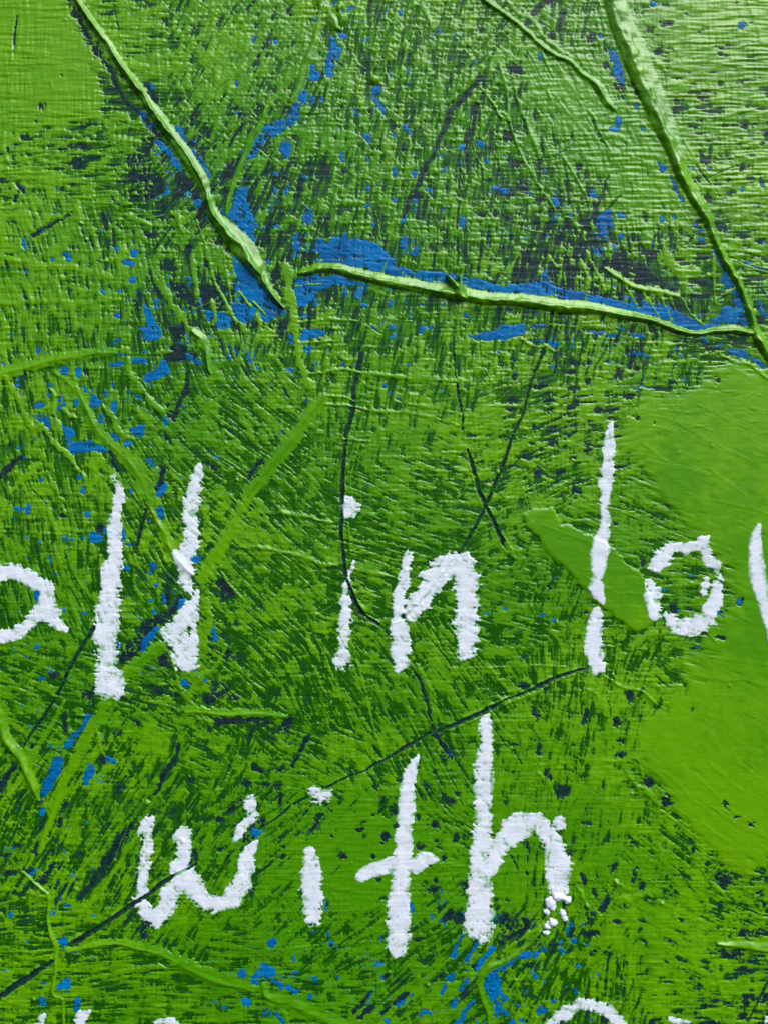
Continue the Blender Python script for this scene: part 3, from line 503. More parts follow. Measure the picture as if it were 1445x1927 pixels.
# thin secondary beads and smears first, the big ridges last
for tl, pts, h in [
 ('B1', [(250, 375, 8), (400, 362, 9), (600, 378, 8)], 2.5), ('B1', [(240, 185, 7), (330, 175, 7), (430, 178, 5)], 2), ('B1', [(250, 490, 8), (360, 490, 7), (430, 480, 6)], 2.5),
 ('B1', [(300, 660, 8), (480, 635, 11), (600, 650, 12), (760, 670, 14), (900, 685, 14), (1110, 705, 9)], 2.8), ('B1', [(390, 825, 8), (560, 840, 10), (700, 865, 14), (900, 880, 12), (1120, 935, 8)], 2.8),
 ('B1', [(390, 775, 7), (500, 790, 7), (560, 810, 6)], 2.2), ('B1', [(780, 810, 7), (900, 835, 10), (1050, 860, 10), (1130, 880, 8)], 2.4), ('B1', [(500, 1015, 6), (560, 1022, 7), (640, 1035, 6)], 2.5),
 ('B1', [(180, 60, 28), (200, 180, 26), (212, 300, 26), (240, 450, 24), (252, 560, 26), (290, 680, 34), (340, 760, 36)], 3.2),
 ('B1', [(690, 150, 5), (715, 80, 6), (738, 15, 4)], 3.5), ('B1', [(160, 1415, 10), (260, 1430, 14), (400, 1460, 8)], 2),
 ('B2', [(0, 235, 8), (120, 245, 10), (260, 280, 10), (380, 320, 12), (450, 325, 8)], 2.6), ('B2', [(165, 45, 12), (260, 65, 12), (430, 95, 8)], 2.2), ('B2', [(540, 345, 12), (640, 365, 14), (760, 385, 8)], 2.0),
 ('B2', [(520, 400, 5), (550, 470, 6), (600, 560, 6), (690, 620, 5)], 2.2), ('B2', [(520, 100, 5), (525, 180, 6), (525, 250, 4)], 1.8), ('B2', [(380, 625, 5), (520, 620, 5)], 1.5),
 ('B2', [(900, 605, 6), (1000, 600, 6), (1060, 600, 4)], 1.6), ('B2', [(530, 700, 12), (570, 860, 12), (610, 1000, 10), (650, 1180, 10), (700, 1330, 8)], 1.8), ('B2', [(860, 850, 20), (930, 940, 16), (970, 1010, 12)], 2.0),
 ('B2', [(1050, 880, 4), (1300, 882, 4), (1445, 878, 4), (1700, 878, 4)], 1.2),
 ('A2', [(300, 220, 12), (330, 300, 14), (360, 420, 16), (400, 560, 18), (430, 680, 14)], 3.0), ('A2', [(260, 20, 12), (310, 160, 14), (340, 260, 10)], 2.2), ('A2', [(360, 240, 8), (400, 340, 10), (450, 460, 6)], 2.0),
 ('A2', [(1300, 40, 30), (1240, 160, 32), (1200, 250, 34), (1150, 340, 30), (1110, 420, 20)], 2.4), ('A2', [(1080, 370, 12), (1140, 270, 8), (1200, 210, 8)], 2),
 ('A2', [(1210, 370, 8), (1280, 470, 8), (1330, 520, 6)], 2.4), ('A2', [(1290, 230, 10), (1400, 235, 10), (1460, 240, 8)], 2.2),
 ('A2', [(1000, 1110, 22), (1150, 1125, 22), (1300, 1130, 18), (1480, 1135, 14)], 2.2), ('A2', [(880, 760, 30), (740, 860, 34), (620, 1000, 36), (540, 1130, 26), (460, 1260, 26), (400, 1380, 24), (340, 1540, 22)], 3.2),
 ('A2', [(930, 820, 10), (960, 920, 14), (990, 1010, 16), (1050, 1080, 12)], 3.0), ('A2', [(1230, 760, 12), (1180, 880, 18), (1100, 930, 16), (1030, 1040, 18)], 3.0), ('A2', [(1130, 520, 20), (1140, 640, 26), (1110, 760, 22)], 2.4),
 ('A2', [(520, 1200, 12), (545, 1300, 10), (580, 1370, 8)], 2), ('A2', [(770, 1060, 9), (900, 1090, 12), (1040, 1150, 12), (1150, 1190, 8)], 2),
 ('A3', [(250, 420, 16), (280, 300, 20), (310, 180, 24), (320, 110, 20)], 3.4), ('A3', [(180, 530, 10), (140, 600, 8)], 2), ('A3', [(480, 830, 10), (600, 640, 14), (740, 420, 14), (830, 250, 16), (960, 80, 14)], 2.2),
 ('A3', [(340, 760, 7), (450, 590, 8), (560, 450, 8)], 2), ('A3', [(270, 690, 6), (370, 540, 6)], 2),
 ('A3', [(380, 1040, 12), (600, 1000, 14), (800, 1030, 20), (1000, 1110, 34), (1200, 1190, 34), (1370, 1240, 24)], 2.6), ('A3', [(440, 1210, 8), (640, 1170, 16), (850, 1130, 18), (1050, 1110, 18)], 2.4),
 ('A3', [(0, 710, 14), (100, 720, 18), (240, 750, 12)], 2.2), ('A3', [(60, 1050, 6), (180, 1050, 8), (300, 1040, 6)], 2),
 ('A1', [(0, 685, 44), (150, 630, 40), (290, 580, 36), (420, 550, 30), (560, 545, 26), (690, 530, 22)], 3.6), ('A1', [(860, 540, 20), (930, 540, 10)], 3),
 ('A1', [(700, 580, 14), (705, 650, 20), (745, 710, 24), (790, 770, 26), (880, 860, 22)], 4.0), ('A1', [(300, 970, 30), (285, 870, 14), (290, 780, 12), (260, 740, 8)], 3.6), ('A1', [(165, 940, 16), (230, 960, 18), (280, 1030, 20), (380, 1110, 16), (470, 1220, 12)], 3.6),
 ('A1', [(340, 850, 12), (380, 890, 16), (420, 900, 8)], 3.2), ('A1', [(560, 830, 8), (600, 890, 20), (650, 960, 22), (700, 1010, 14)], 3.6), ('A1', [(420, 730, 8), (440, 780, 10), (480, 850, 14)], 3.0),
 ('A1', [(40, 680, 14), (90, 780, 14), (150, 900, 12)], 2.4), ('A1', [(60, 1300, 16), (180, 1180, 26), (240, 1100, 22)], 2.5), ('A1', [(250, 1190, 12), (310, 1300, 14), (360, 1420, 10)], 2.2),
 ('A1', [(870, 160, 24), (920, 260, 26), (980, 330, 24), (1050, 440, 18)], 3), ('A1', [(1040, 40, 16), (1065, 150, 16), (1070, 230, 14)], 3.0), ('A1', [(1130, 0, 9), (1160, 140, 12), (1220, 260, 12), (1290, 390, 12)], 3.4),
 ('A1', [(1230, 80, 7), (1250, 210, 8), (1260, 280, 7)], 3.0), ('A1', [(1300, 210, 8), (1360, 290, 10)], 3), ('A1', [(1370, 260, 7), (1440, 340, 8)], 3.6), ('A1', [(1390, 340, 8), (1410, 400, 16)], 3), ('A1', [(1150, 260, 12), (1170, 340, 12), (1160, 400, 14)], 2.6),
 ('A1', [(0, 20, 14), (200, 60, 22), (400, 90, 26), (600, 130, 20)], 1.8), ('A1', [(0, 280, 14), (300, 260, 24), (560, 300, 20)], 1.6),
 ('C1', [(750, 195, 12), (800, 270, 9), (855, 360, 8)], 3.0), ('C1', [(860, 235, 12), (890, 300, 9), (925, 370, 8)], 3.0), ('C1', [(975, 245, 9), (1020, 320, 10), (1080, 390, 9)], 3.0), ('C1', [(1145, 20, 14), (1150, 120, 11), (1155, 285, 9)], 3.4),
 ('C1', [(460, 0, 11), (510, 90, 10), (560, 210, 8)], 3.2), ('C1', [(650, 150, 9), (690, 220, 8), (740, 310, 6)], 3.0), ('C1', [(1165, 250, 9), (1210, 225, 11), (1255, 195, 9)], 3.0), ('C1', [(860, 20, 40), (960, 100, 40), (1060, 110, 30)], 2.4),
 ('C1', [(560, 75, 13), (640, 135, 16), (720, 185, 15), (860, 215, 18), (960, 240, 22)], 4.0), ('C1', [(430, 40, 9), (460, 120, 9), (455, 190, 6)], 2.6), ('C1', [(250, 20, 10), (290, 80, 10)], 2.4),
 ('C1', [(100, 470, 9), (180, 515, 9), (240, 510, 10), (290, 535, 8), (340, 490, 8)], 2.8), ('C1', [(1180, 560, 8), (1260, 600, 9), (1350, 620, 9), (1450, 700, 10)], 2.8), ('C1', [(880, 600, 12), (1000, 590, 14), (1100, 560, 16)], 2.2),
 ('C1', [(1220, 905, 8), (1330, 920, 9), (1445, 915, 7)], 1.0), ('C1', [(740, 745, 8), (800, 745, 9), (835, 735, 6)], 2.0),
 ('C0', [(60, 480, 10), (120, 640, 12), (170, 760, 10), (200, 860, 8)], 3.0), ('C0', [(20, 620, 9), (70, 760, 10), (120, 880, 8), (220, 1030, 10), (290, 1150, 6)], 3.0), ('C0', [(340, 860, 10), (390, 960, 12), (430, 1040, 13)], 4.0),
 ('C0', [(210, 260, 8), (240, 350, 8), (270, 410, 6)], 2.6), ('C0', [(240, 480, 6), (280, 600, 7)], 2.2), ('C0', [(480, 620, 7), (530, 740, 9), (570, 800, 9)], 2.8), ('C0', [(1265, 262, 9), (1330, 250, 12), (1385, 252, 8)], 2.4),
 ('C0', [(1050, 650, 6), (1200, 630, 8), (1380, 590, 8)], 1.8), ('C0', [(700, 860, 8), (760, 880, 8)], 1.6), ('C0', [(700, 110, 26), (740, 200, 24), (800, 300, 22), (880, 380, 14)], 2.6),
 ('C0', [(30, 10, 16), (90, 80, 14), (160, 110, 16), (230, 210, 12), (370, 310, 10)], 3.0), ('C0', [(520, 760, 10), (600, 740, 16), (680, 790, 14), (560, 860, 18)], 1.8),
 ('B0', [(1280, 300, 14), (1240, 380, 16), (1150, 480, 14), (1060, 560, 10)], 2.6), ('B0', [(1240, 580, 6), (1240, 690, 8), (1235, 750, 8)], 2.8), ('B0', [(1195, 630, 5), (1180, 700, 6)], 2.4), ('B0', [(1130, 600, 6), (1090, 690, 8), (1050, 800, 8), (1040, 870, 6)], 2.8),
 ('B0', [(1210, 820, 6), (1230, 880, 6)], 3.0), ('B0', [(1120, 1080, 6), (1100, 1200, 8), (1110, 1290, 6)], 2.4), ('B0', [(1170, 1000, 7), (1165, 1200, 8), (1175, 1270, 5)], 2.4), ('B0', [(670, 1150, 6), (685, 1220, 7), (695, 1290, 5)], 3.2),
 ('B0', [(530, 250, 16), (560, 320, 9), (640, 400, 5), (700, 470, 4)], 2.0), ('B0', [(500, 300, 7), (480, 430, 8), (470, 520, 6)], 2.4), ('B0', [(545, 320, 7), (520, 440, 7)], 2.4), ('B0', [(610, 500, 6), (590, 600, 6)], 2.2),
 ('B0', [(840, 230, 10), (820, 340, 12), (780, 440, 8)], 2.0), ('B0', [(990, 200, 9), (960, 340, 10), (940, 470, 8)], 2.0), ('B0', [(740, 200, 9), (720, 340, 9), (740, 460, 7)], 1.8), ('B0', [(1340, 360, 8), (1380, 500, 10), (1400, 660, 10), (1440, 800, 8)], 3.0),
 ('B0', [(1240, 480, 8), (1310, 560, 10), (1350, 640, 7)], 2.4), ('B0', [(845, 40, 12), (900, 35, 14), (950, 80, 14), (965, 130, 8)], 3.0), ('B0', [(260, 390, 22), (180, 460, 26), (100, 560, 26), (40, 680, 20)], 2.0),
 ('A0', [(1440, 200, 20), (1340, 330, 22), (1240, 480, 20), (1190, 640, 18), (1150, 780, 12)], 2.6), ('A0', [(1445, 330, 16), (1350, 470, 14), (1300, 620, 14)], 2.2), ('A0', [(1240, 250, 14), (1190, 400, 14), (1100, 600, 12)], 1.8),
 ('A0', [(110, 30, 14), (115, 130, 10), (95, 300, 10), (65, 470, 12), (55, 600, 14)], 2.2), ('A0', [(150, -20, 5), (140, 100, 4)], 1.6), ('A0', [(20, 620, 12), (30, 700, 14), (20, 830, 12), (60, 900, 12)], 2.2), ('A0', [(290, 330, 6), (280, 600, 7)], 1.0),
 ('A0', [(240, 570, 4), (245, 800, 5)], 1.2), ('A0', [(330, 1210, 8), (220, 1290, 10)], 1.8), ('A0', [(930, 1160, 12), (970, 1180, 18), (985, 1250, 12)], 3.6), ('A0', [(1060, 1160, 6), (1100, 1280, 8), (1125, 1420, 7)], 2.8), ('A0', [(700, 1180, 16), (760, 1200, 18), (830, 1230, 10)], 2.6),
 ('C2', [(310, 115, 3), (400, 130, 4), (450, 148, 5), (500, 180, 5), (590, 235, 5), (660, 305, 5), (710, 355, 5), (775, 402, 4)], 3.2), ('C2', [(0, 1020, 8), (90, 1005, 12)], 1.6), ('C2', [(20, 1080, 10), (120, 1040, 12), (210, 1010, 12)], 2.0),
 ('C2', [(460, 1000, 8), (500, 1020, 10), (520, 1050, 6)], 1.8), ('C2', [(560, 930, 10), (650, 990, 8), (740, 1010, 7), (800, 1060, 8), (870, 1105, 7)], 2.4), ('C2', [(1000, 1250, 5), (1130, 1400, 4)], 0.8), ('C2', [(540, 1080, 20), (570, 1180, 22), (560, 1260, 16)], 1.6),
 ('C2', [(20, 200, 8), (45, 260, 16), (60, 290, 12)], 3.2), ('C2', [(830, 700, 14), (760, 740, 16), (700, 780, 12)], 2), ('C2', [(1110, 690, 5), (1160, 750, 5)], 2), 
 ('C3', [(400, 690, 10), (430, 740, 14), (460, 790, 14)], 4.0), ('C3', [(440, 840, 8), (410, 910, 8), (380, 960, 7)], 3.0), ('C3', [(625, 670, 12), (655, 700, 12), (625, 745, 10), (570, 830, 7)], 4.4), ('C3', [(620, 760, 26), (700, 770, 18), (770, 740, 20), (820, 760, 8)], 2.4),
 ('C3', [(700, 620, 7), (680, 700, 9), (640, 760, 8)], 2.4), ('C3', [(740, 620, 8), (720, 690, 9)], 2.2), ('C3', [(850, 480, 9), (840, 620, 9), (810, 740, 8)], 1.8), ('C3', [(900, 470, 14), (870, 580, 12)], 1.4), ('C3', [(640, 560, 8), (630, 640, 10)], 2.4),
 ('C3', [(660, 60, 12), (720, 140, 14), (780, 190, 18), (850, 260, 16)], 2.8), ('C3', [(730, 20, 8), (750, 100, 8)], 2.0), ('C3', [(200, 80, 10), (270, 170, 14), (270, 240, 8)], 2.0), ('C3', [(1090, 610, 10), (1150, 690, 12), (1220, 760, 10)], 2.2),
 ('C3', [(0, 1050, 10), (150, 950, 12), (230, 900, 6)], 3.0), ('C3', [(60, 1180, 10), (100, 1340, 10)], 1.8), ('C3', [(1160, 1100, 8), (1180, 1240, 12), (1200, 1300, 12)], 2.0), ('C3', [(1140, 1220, 14), (1250, 1250, 18), (1300, 1300, 10)], 2.0),
 ('C3', [(1330, 120, 3), (1400, 110, 3), (1440, 180, 3)], 1.0), ('B3', [(0, 1060, 6), (150, 1040, 6), (400, 1010, 5)], 1.2), ('B3', [(960, 900, 10), (1000, 880, 12), (1100, 760, 10)], 1.4),
]:
    ridge(pts, h, part=False, rough=0.22, sharp=0.8, tile=tl)

# broad flat creases the knife left, crossing the left half
for pts in ([(604, 752, 13), (575, 795, 15), (543, 840, 15), (508, 880, 14), (475, 922, 13), (448, 967, 12), (425, 1012, 13), (398, 1060, 12), (378, 1090, 7)],
            [(300, 1215, 9), (268, 1240, 13), (235, 1275, 14), (205, 1318, 12), (180, 1362, 11), (158, 1400, 11), (138, 1440, 11), (118, 1485, 10), (100, 1530, 8), (76, 1600, 6)],
            [(-20, 705, 14), (30, 695, 14), (70, 682, 13), (110, 672, 12), (165, 664, 10), (215, 662, 8)],
            [(350, 1338, 6), (420, 1342, 8), (480, 1340, 8), (540, 1345, 5)],
            [(130, 1790, 4), (210, 1775, 6), (290, 1790, 9), (360, 1822, 13), (420, 1845, 13), (475, 1862, 8)],
            [(20, 1500, 5), (60, 1430, 6), (120, 1320, 5)]):
    F, S = line_field(pts, pad=0.8, exact=True); g = 2.2 * np.minimum(F, 0.7) + 0.42 * Nf + 0.25 * Nx + 0.35
    ins = (g > 0) & (F > -0.35); hh = 0.5 + 0.12 * Nc + 2.4 * np.exp(-((S - 0.25) / 0.42) ** 2) * sstep(0, 0.5, F + 0.3) + 0.15 * Nm
    Hf = np.where(ins, np.maximum(Hf, hh * np.clip(g, 0, 1)), Hf); c = np.where(ins, np.maximum(c, 1.3 * g), c); calm = np.maximum(calm, 0.6 * sstep(-0.1, 0.4, F))
    edge = (F > -0.9) & (F < -0.15) & (S > 0); c = np.where(edge, np.minimum(c, -0.1 + 0.9 * Nf), c)   # scraped thin along the lower side
# counted beads of paint: each is a part of the painting
ridge([(603, 42, 6), (596, 69, 8), (575, 121, 8), (562, 166, 7), (550, 190, 5)], 4.0, label='faint green bead above the bent blue streak', tile=None, sharp=0.8)
ridge([(502, 205, 5), (488, 240, 7), (474, 262, 7), (460, 294, 6), (443, 339, 6), (432, 374, 5), (427, 400, 3)], 4.5, label='thin green bead forming the right arm of a V')
ridge([(107, 703, 4), (128, 717, 7), (150, 740, 8), (166, 770, 8), (178, 797, 8), (197, 825, 10), (225, 852, 12), (255, 880, 13), (270, 905, 9), (280, 935, 8), (288, 960, 6)], 2.6, fold=0.5, label='winding green bead at left above the letters')
ridge([(284, 952, 4), (296, 978, 6), (309, 1000, 8), (325, 1033, 9), (342, 1058, 9), (364, 1079, 4)], 4.2, fold=0.5, label='green bead running into the second letter l')
ridge([(-20, 1330, 12), (0, 1352, 12), (17, 1393, 11), (41, 1424, 11), (52, 1448, 10), (64, 1479, 9), (72, 1502, 4)], 6.0, label='bright green bead at the lower left border')
ridge([(43, 1641, 3), (66, 1662, 3), (88, 1681, 3), (92, 1700, 3.4), (91, 1731, 3.2), (97, 1759, 4), (107, 1783, 6), (104, 1808, 3.4), (101, 1845, 2.6), (101, 1873, 3), (116, 1881, 3), (118, 1903, 3), (121, 1940, 3)], 3.6, label='hair thin green bead winding down the lower left')
ridge([(1015, 1752, 3), (975, 1794, 5), (940, 1812, 6), (915, 1826, 8), (904, 1842, 7), (904, 1863, 6), (911, 1887, 7), (918, 1910, 6), (924, 1945, 6)], 5.0, label='hooked green bead at the bottom beside blue paint')
ridge([(497, 1852, 7), (503, 1872, 8), (520, 1878, 12), (548, 1888, 14), (586, 1903, 14), (630, 1922, 14), (660, 1945, 12)], 5.0, label='broad green bead at the bottom edge')
ridge([(505, 1890, 5), (525, 1895, 5), (538, 1910, 5), (545, 1940, 5)], 3.2, part=False)
ridge([(1352, 1775, 3), (1370, 1777, 6), (1400, 1779, 9), (1440, 1782, 10), (1490, 1788, 10)], 4.5, label='short level green bead at the lower right border', rough=0.1)
ridge([(905, -20, 7), (914, 0, 7), (945, 24, 7), (980, 52, 6), (1014, 83, 6), (1045, 103, 6), (1073, 116, 7), (1097, 142, 7), (1125, 166, 9), (1139, 188, 10), (1152, 202, 6)], 7.5, label='slanting green bead at the top right that ends in a fork', fold=0.5)
ridge([(1139, 503, 4), (1166, 523, 6), (1194, 539, 6), (1243, 549, 6), (1277, 557, 5)], 4.5, label='low green bead above the right end of the long ridge')
ridge([(842, 458 + 60, 2), (866, 545, 10), (866, 552, 10), (872, 556, 8)], 15, part=False, rough=0.05)
ridge([(568, 512, 5), (585, 507, 8), (603, 504, 9), (641, 506, 10), (669, 515, 11), (700, 523, 11), (752, 534, 12), (804, 541, 13), (856, 549, 14), (890, 557, 13), (925, 561, 12), (955, 563, 12), (985, 566, 13), (1035, 573, 14), (1083, 577, 13), (1139, 586, 11), (1187, 594, 9), (1222, 603, 8), (1256, 613, 7), (1291, 624, 6), (1312, 627, 6), (1343, 622, 7), (1377, 620, 9), (1408, 626, 8)], 12.0, label='long nearly level green ridge across the upper middle', fold=0.25, rough=0.08)
ridge([(141, -22, 6), (147, 0, 6), (166, 31, 6), (204, 86, 7), (242, 138, 8), (273, 183, 9), (301, 225, 11), (329, 263, 12), (356, 301, 13), (380, 340, 12), (393, 372, 9), (404, 402, 11), (424, 430, 16), (448, 456, 20), (472, 484, 20), (490, 512, 14), (506, 541, 9), (520, 563, 6), (534, 580, 2)], 14.0, label='long diagonal green ridge at upper left swelling near its foot', fold=0.6)
ridge([(1150, -25, 18), (1156, 0, 20), (1171, 45, 24), (1191, 93, 27), (1212, 145, 26), (1230, 187, 24), (1250, 235, 21), (1268, 284, 18), (1285, 329, 15), (1309, 374, 12), (1331, 415, 10), (1346, 455, 8), (1362, 490, 8), (1382, 523, 8), (1399, 555, 8), (1411, 589, 8), (1421, 624, 9), (1438, 655, 10), (1470, 705, 10)], 11.0, label='widest green ridge slanting down the upper right', rough=0.07)
ridge([(866, 519, 1.2), (867, 530, 3), (866, 545, 9), (866, 553, 11), (874, 560, 6)], 17.0, part=False, rough=0.05)
ridge([(843, 424 + 60, 2.0), (1110, 470, 2)][:1] * 1 + [(844, 486, 2)], 2.0, part=False)

# lumps of paint
def lump(x, y, rx, ry, h, label, tilt=0, name='paint_lump', power=0.8):
    global Hf, c
    m = max(rx, ry) + 8; s = win(x - m, y - m, x + m, y + m)
    ex, ey = WX[s] - x, WY[s] - y
    ca, sa = math.cos(math.radians(tilt)), math.sin(math.radians(tilt))
    r2 = ((ex * ca - ey * sa) / rx) ** 2 + ((ex * sa + ey * ca) / ry) ** 2
    hh = h * np.clip(1 - r2, 0, None) ** power
    Hf[s] = np.where(r2 < 1, np.maximum(Hf[s], hh + 0.3 * np.maximum(Hf[s], 0)), Hf[s])
    c[s] = np.where(r2 < 0.95, np.maximum(c[s], 1.2), c[s])
    if label:
        ridge_names.append((name, label)); ridge_id[s] = np.where(r2 < 0.9, len(ridge_names), ridge_id[s])
lump(630, 44, 11, 20, 7, 'pale folded lump of green paint near the top edge', 15); lump(645, 36, 10, 12, 8, None); lump(640, 55, 9, 8, 7, None); lump(641, 18, 4, 12, 7, None, 15)
lump(702, 152, 12, 11, 7, 'round lump of green paint at the head of a blue drip')
lump(600, 2, 8, 14, 6, None); lump(242, 388, 12, 7, 6, None, 10)
ridge(T('A1', [(1060, 430, 20), (1105, 470, 24), (1128, 540, 22), (1135, 610, 12), (1150, 660, 6)]), 5, 'paint_lump', 'curled lump of green paint left of centre', sharp=0.7)
ridge(T('A1', [(1070, 540, 12), (1090, 490, 16)]), 6, part=False)
lump(1106, 1703, 6, 7, 7, None); lump(1161, 1662, 6, 8, 7, None); lump(1276, 847, 6, 5, 2.5, None); lump(1204, 1484, 8, 5, 3, None, 20); lump(1188, 1496, 6, 4, 3, None); lump(904, 127, 5, 4, 3, None)
lump(792, 1218, 16, 13, 1.6, None, power=0.35); lump(64, 1877, 5, 4, 3, None); lump(1092, 1, 4, 4, 1, None)
for _ in range(260):                              # grit and small drips
    x, y = rng.uniform(0, 1445), rng.uniform(0, 1927); r = rng.uniform(1.8, 4.2)
    lump(x, y, r, r * rng.uniform(0.7, 1.5), r * rng.uniform(0.4, 0.9), None, rng.uniform(0, 180))

Hf = np.where(c > 0, np.maximum(Hf, Hg + np.clip(c, 0, 0.5)), np.minimum(Hf, Hg - 0.15 + np.clip(c, -1, 0)))
# ------------------------------------------------------------------ blue underpaint
nb = norm(noise(2.6) + 0.8 * Nm)
blue_rand = nb + quant(np.clip(blue_m * 0.38, 0.01, 0.9)) + 0.1
blue_rand = np.where(blue_m < 0.02, -2, blue_rand)
bf = np.maximum(blu, blue_rand * 0.8)
bf = bf - np.clip(nav + 0.3, 0, 1.5) * (blu < 0.3) * 1.2
bf = bf - np.clip(grv + 0.6, 0, 2) * 2.5
bf = np.minimum(bf, 0.95) + 0.46 * Nf + 0.26 * Nm + 0.25 * Nx - 0.10 + 0.2 * weave
Hb = Hg + np.where(bf > 0, 0.55 * (1 - np.exp(-3 * bf)), np.clip(bf * 1.5, -1, 0)) + 0.15 * Nx

Htop = np.maximum(Hf, np.maximum(Hg, Hb))
# ------------------------------------------------------------------ white lettering
loc = Htop - blur(Htop, 5)
LN = norm(0.5 * Nx + 0.45 * noise(1.8, 0.6) + 0.5 * noise(3.5, 2.5) + 0.35 * noise(2.6) + 0.35 * lic(noise(0.7), np.full((NY, NX), 0.6), 4))
white_layers = []
def letter(label, strokes, sub=None, thick=1.8, dry=1.0):
    parts = []
    for kind, items in strokes:
        F = np.full((NY, NX), -9.0, np.float32)
        for tl, pts in items:
            f, _ = line_field(T(tl, pts), pad=1.0, exact=True)
            mw = np.mean([p[2] for p in pts]) / K
            F = np.maximum(F, np.where(f > -2, np.minimum(f, 0.62) * min(mw, 12.0) / 9.0, -9))
        cw = 1.9 * F + dry * (0.22 * LN + 0.26 * noise(5) + 1.1 * np.clip(loc, -0.8, 0.5) + 0.4 * np.clip(c, -1.2, 0.2)) + 0.36
        parts.append((kind, cw))
    white_layers.append((label, parts, thick))
letter('white letter cut by the left edge, a rounded bowl with a tail', [('stroke', [('A2', [(-60, 400, 40), (0, 372, 42), (60, 355, 40), (130, 385, 42), (200, 425, 42), (255, 432, 40)]), ('A2', [(262, 440, 32), (248, 500, 50), (262, 580, 48), (310, 630, 38), (365, 685, 20)]), ('A2', [(-60, 730, 30), (0, 720, 34), (90, 692, 34), (160, 652, 36), (220, 600, 40)])])])
letter('tall white letter l, the first of two', [('stroke', [('A1', [(618, 1222, 14), (630, 1240, 14)]), ('A1', [(642, 1262, 24), (648, 1330, 28), (632, 1440, 34), (630, 1580, 36), (622, 1700, 44), (604, 1840, 52), (590, 1980, 66), (588, 2120, 72), (588, 2220, 70), (590, 2280, 60), (600, 2310, 62), (560, 2380, 44)])]), ('stroke_end', [('A2', [(662, 965, 14), (660, 1000, 22), (645, 1050, 14)])])])
letter('tall white letter l crossed by a green bead, the second of two', [('stroke', [('A1', [(1085, 1152, 18), (1062, 1230, 32), (1052, 1310, 36), (1030, 1400, 42), (1035, 1480, 42), (1045, 1570, 36), (1010, 1650, 42), (985, 1720, 22)]), ('A2', [(970, 275, 26), (1005, 340, 52), (1022, 410, 44), (1040, 480, 14)]), ('A2', [(1082, 470, 16), (1050, 540, 38), (1000, 620, 44), (948, 700, 56), (985, 770, 60), (1012, 850, 54)]), ('A2', [(1052, 560, 26), (1056, 700, 16), (1052, 840, 24)])])])
letter('white letter i in the upper line', [('stroke', [('B2', [(546, 305, 7), (528, 370, 14), (508, 440, 22), (500, 520, 24), (498, 600, 26), (494, 680, 28), (488, 770, 34), (478, 860, 34)]), ('B2', [(515, 430, 12), (528, 540, 8)])]), ('dot', [('B1', [(525, 1350, 34), (518, 1380, 52), (515, 1415, 36)])])], thick=2.2)
letter('white letter n in the upper line', [('stroke', [('B2', [(848, 275, 22), (830, 350, 28), (822, 415, 34), (800, 450, 30), (792, 520, 30), (788, 610, 26), (800, 680, 38), (806, 770, 48), (800, 885, 34)])]), ('arch', [('B2', [(812, 575, 12), (868, 590, 36), (880, 560, 48), (930, 490, 50), (1000, 410, 46), (1060, 330, 44), (1120, 290, 30)]), ('B2', [(920, 385, 14), (1000, 395, 26)]), ('B2', [(980, 325, 16), (1060, 300, 34)]), ('B2', [(1100, 300, 36), (1145, 370, 66), (1165, 440, 66), (1165, 540, 58), (1158, 640, 58), (1152, 730, 54), (1160, 810, 44)]), ('B2', [(1160, 280, 14), (1215, 310, 8)])])], thick=2.2)
letter('white letter b broken by the smooth green patch', [('stroke', [('C1', [(598, 925, 12), (582, 985, 26), (578, 1080, 29), (568, 1180, 32), (560, 1280, 34), (556, 1360, 26), (552, 1400, 16), (560, 1440, 28), (552, 1520, 30), (545, 1585, 30)]), ('C2', [(528, 195, 32), (545, 225, 38)]), ('C2', [(532, 230, 42), (528, 300, 40), (522, 365, 36)]), ('C2', [(505, 410, 28), (512, 460, 36), (535, 500, 24), (550, 540, 8)]), ('C2', [(520, 585, 26), (510, 660, 42), (502, 750, 42), (505, 830, 44), (515, 885, 38)])])], thick=2.0, dry=0.8)
letter('white letter o, a ring of separate dabs', [('stroke', [('C2', [(905, 235, 30), (875, 285, 42), (830, 335, 32)]), ('C2', [(955, 230, 26), (1010, 242, 30), (1070, 232, 32)]), ('C2', [(1082, 200, 18), (1112, 175, 5)]), ('C2', [(1092, 262, 26), (1150, 330, 26), (1195, 405, 12)]), ('C2', [(1112, 415, 14), (1098, 470, 16)]), ('C2', [(1170, 445, 34), (1160, 520, 38), (1120, 580, 40), (1090, 560, 14)])]), ('dab', [('C2', [(790, 412, 18), (815, 490, 38), (832, 590, 32), (838, 620, 20)])]), ('dab', [('C2', [(885, 600, 18), (930, 645, 40), (1005, 665, 50), (1060, 640, 44), (1100, 620, 26), (1155, 642, 10)]), ('C2', [(1080, 680, 20), (1000, 705, 14)])])])
letter('white curved upstroke cut by the right edge', [('stroke', [('C2', [(1392, 112, 12), (1372, 200, 28), (1378, 320, 34), (1405, 460, 32), (1435, 600, 24), (1455, 720, 16), (1465, 800, 10)])])], thick=2.4, dry=0.35)
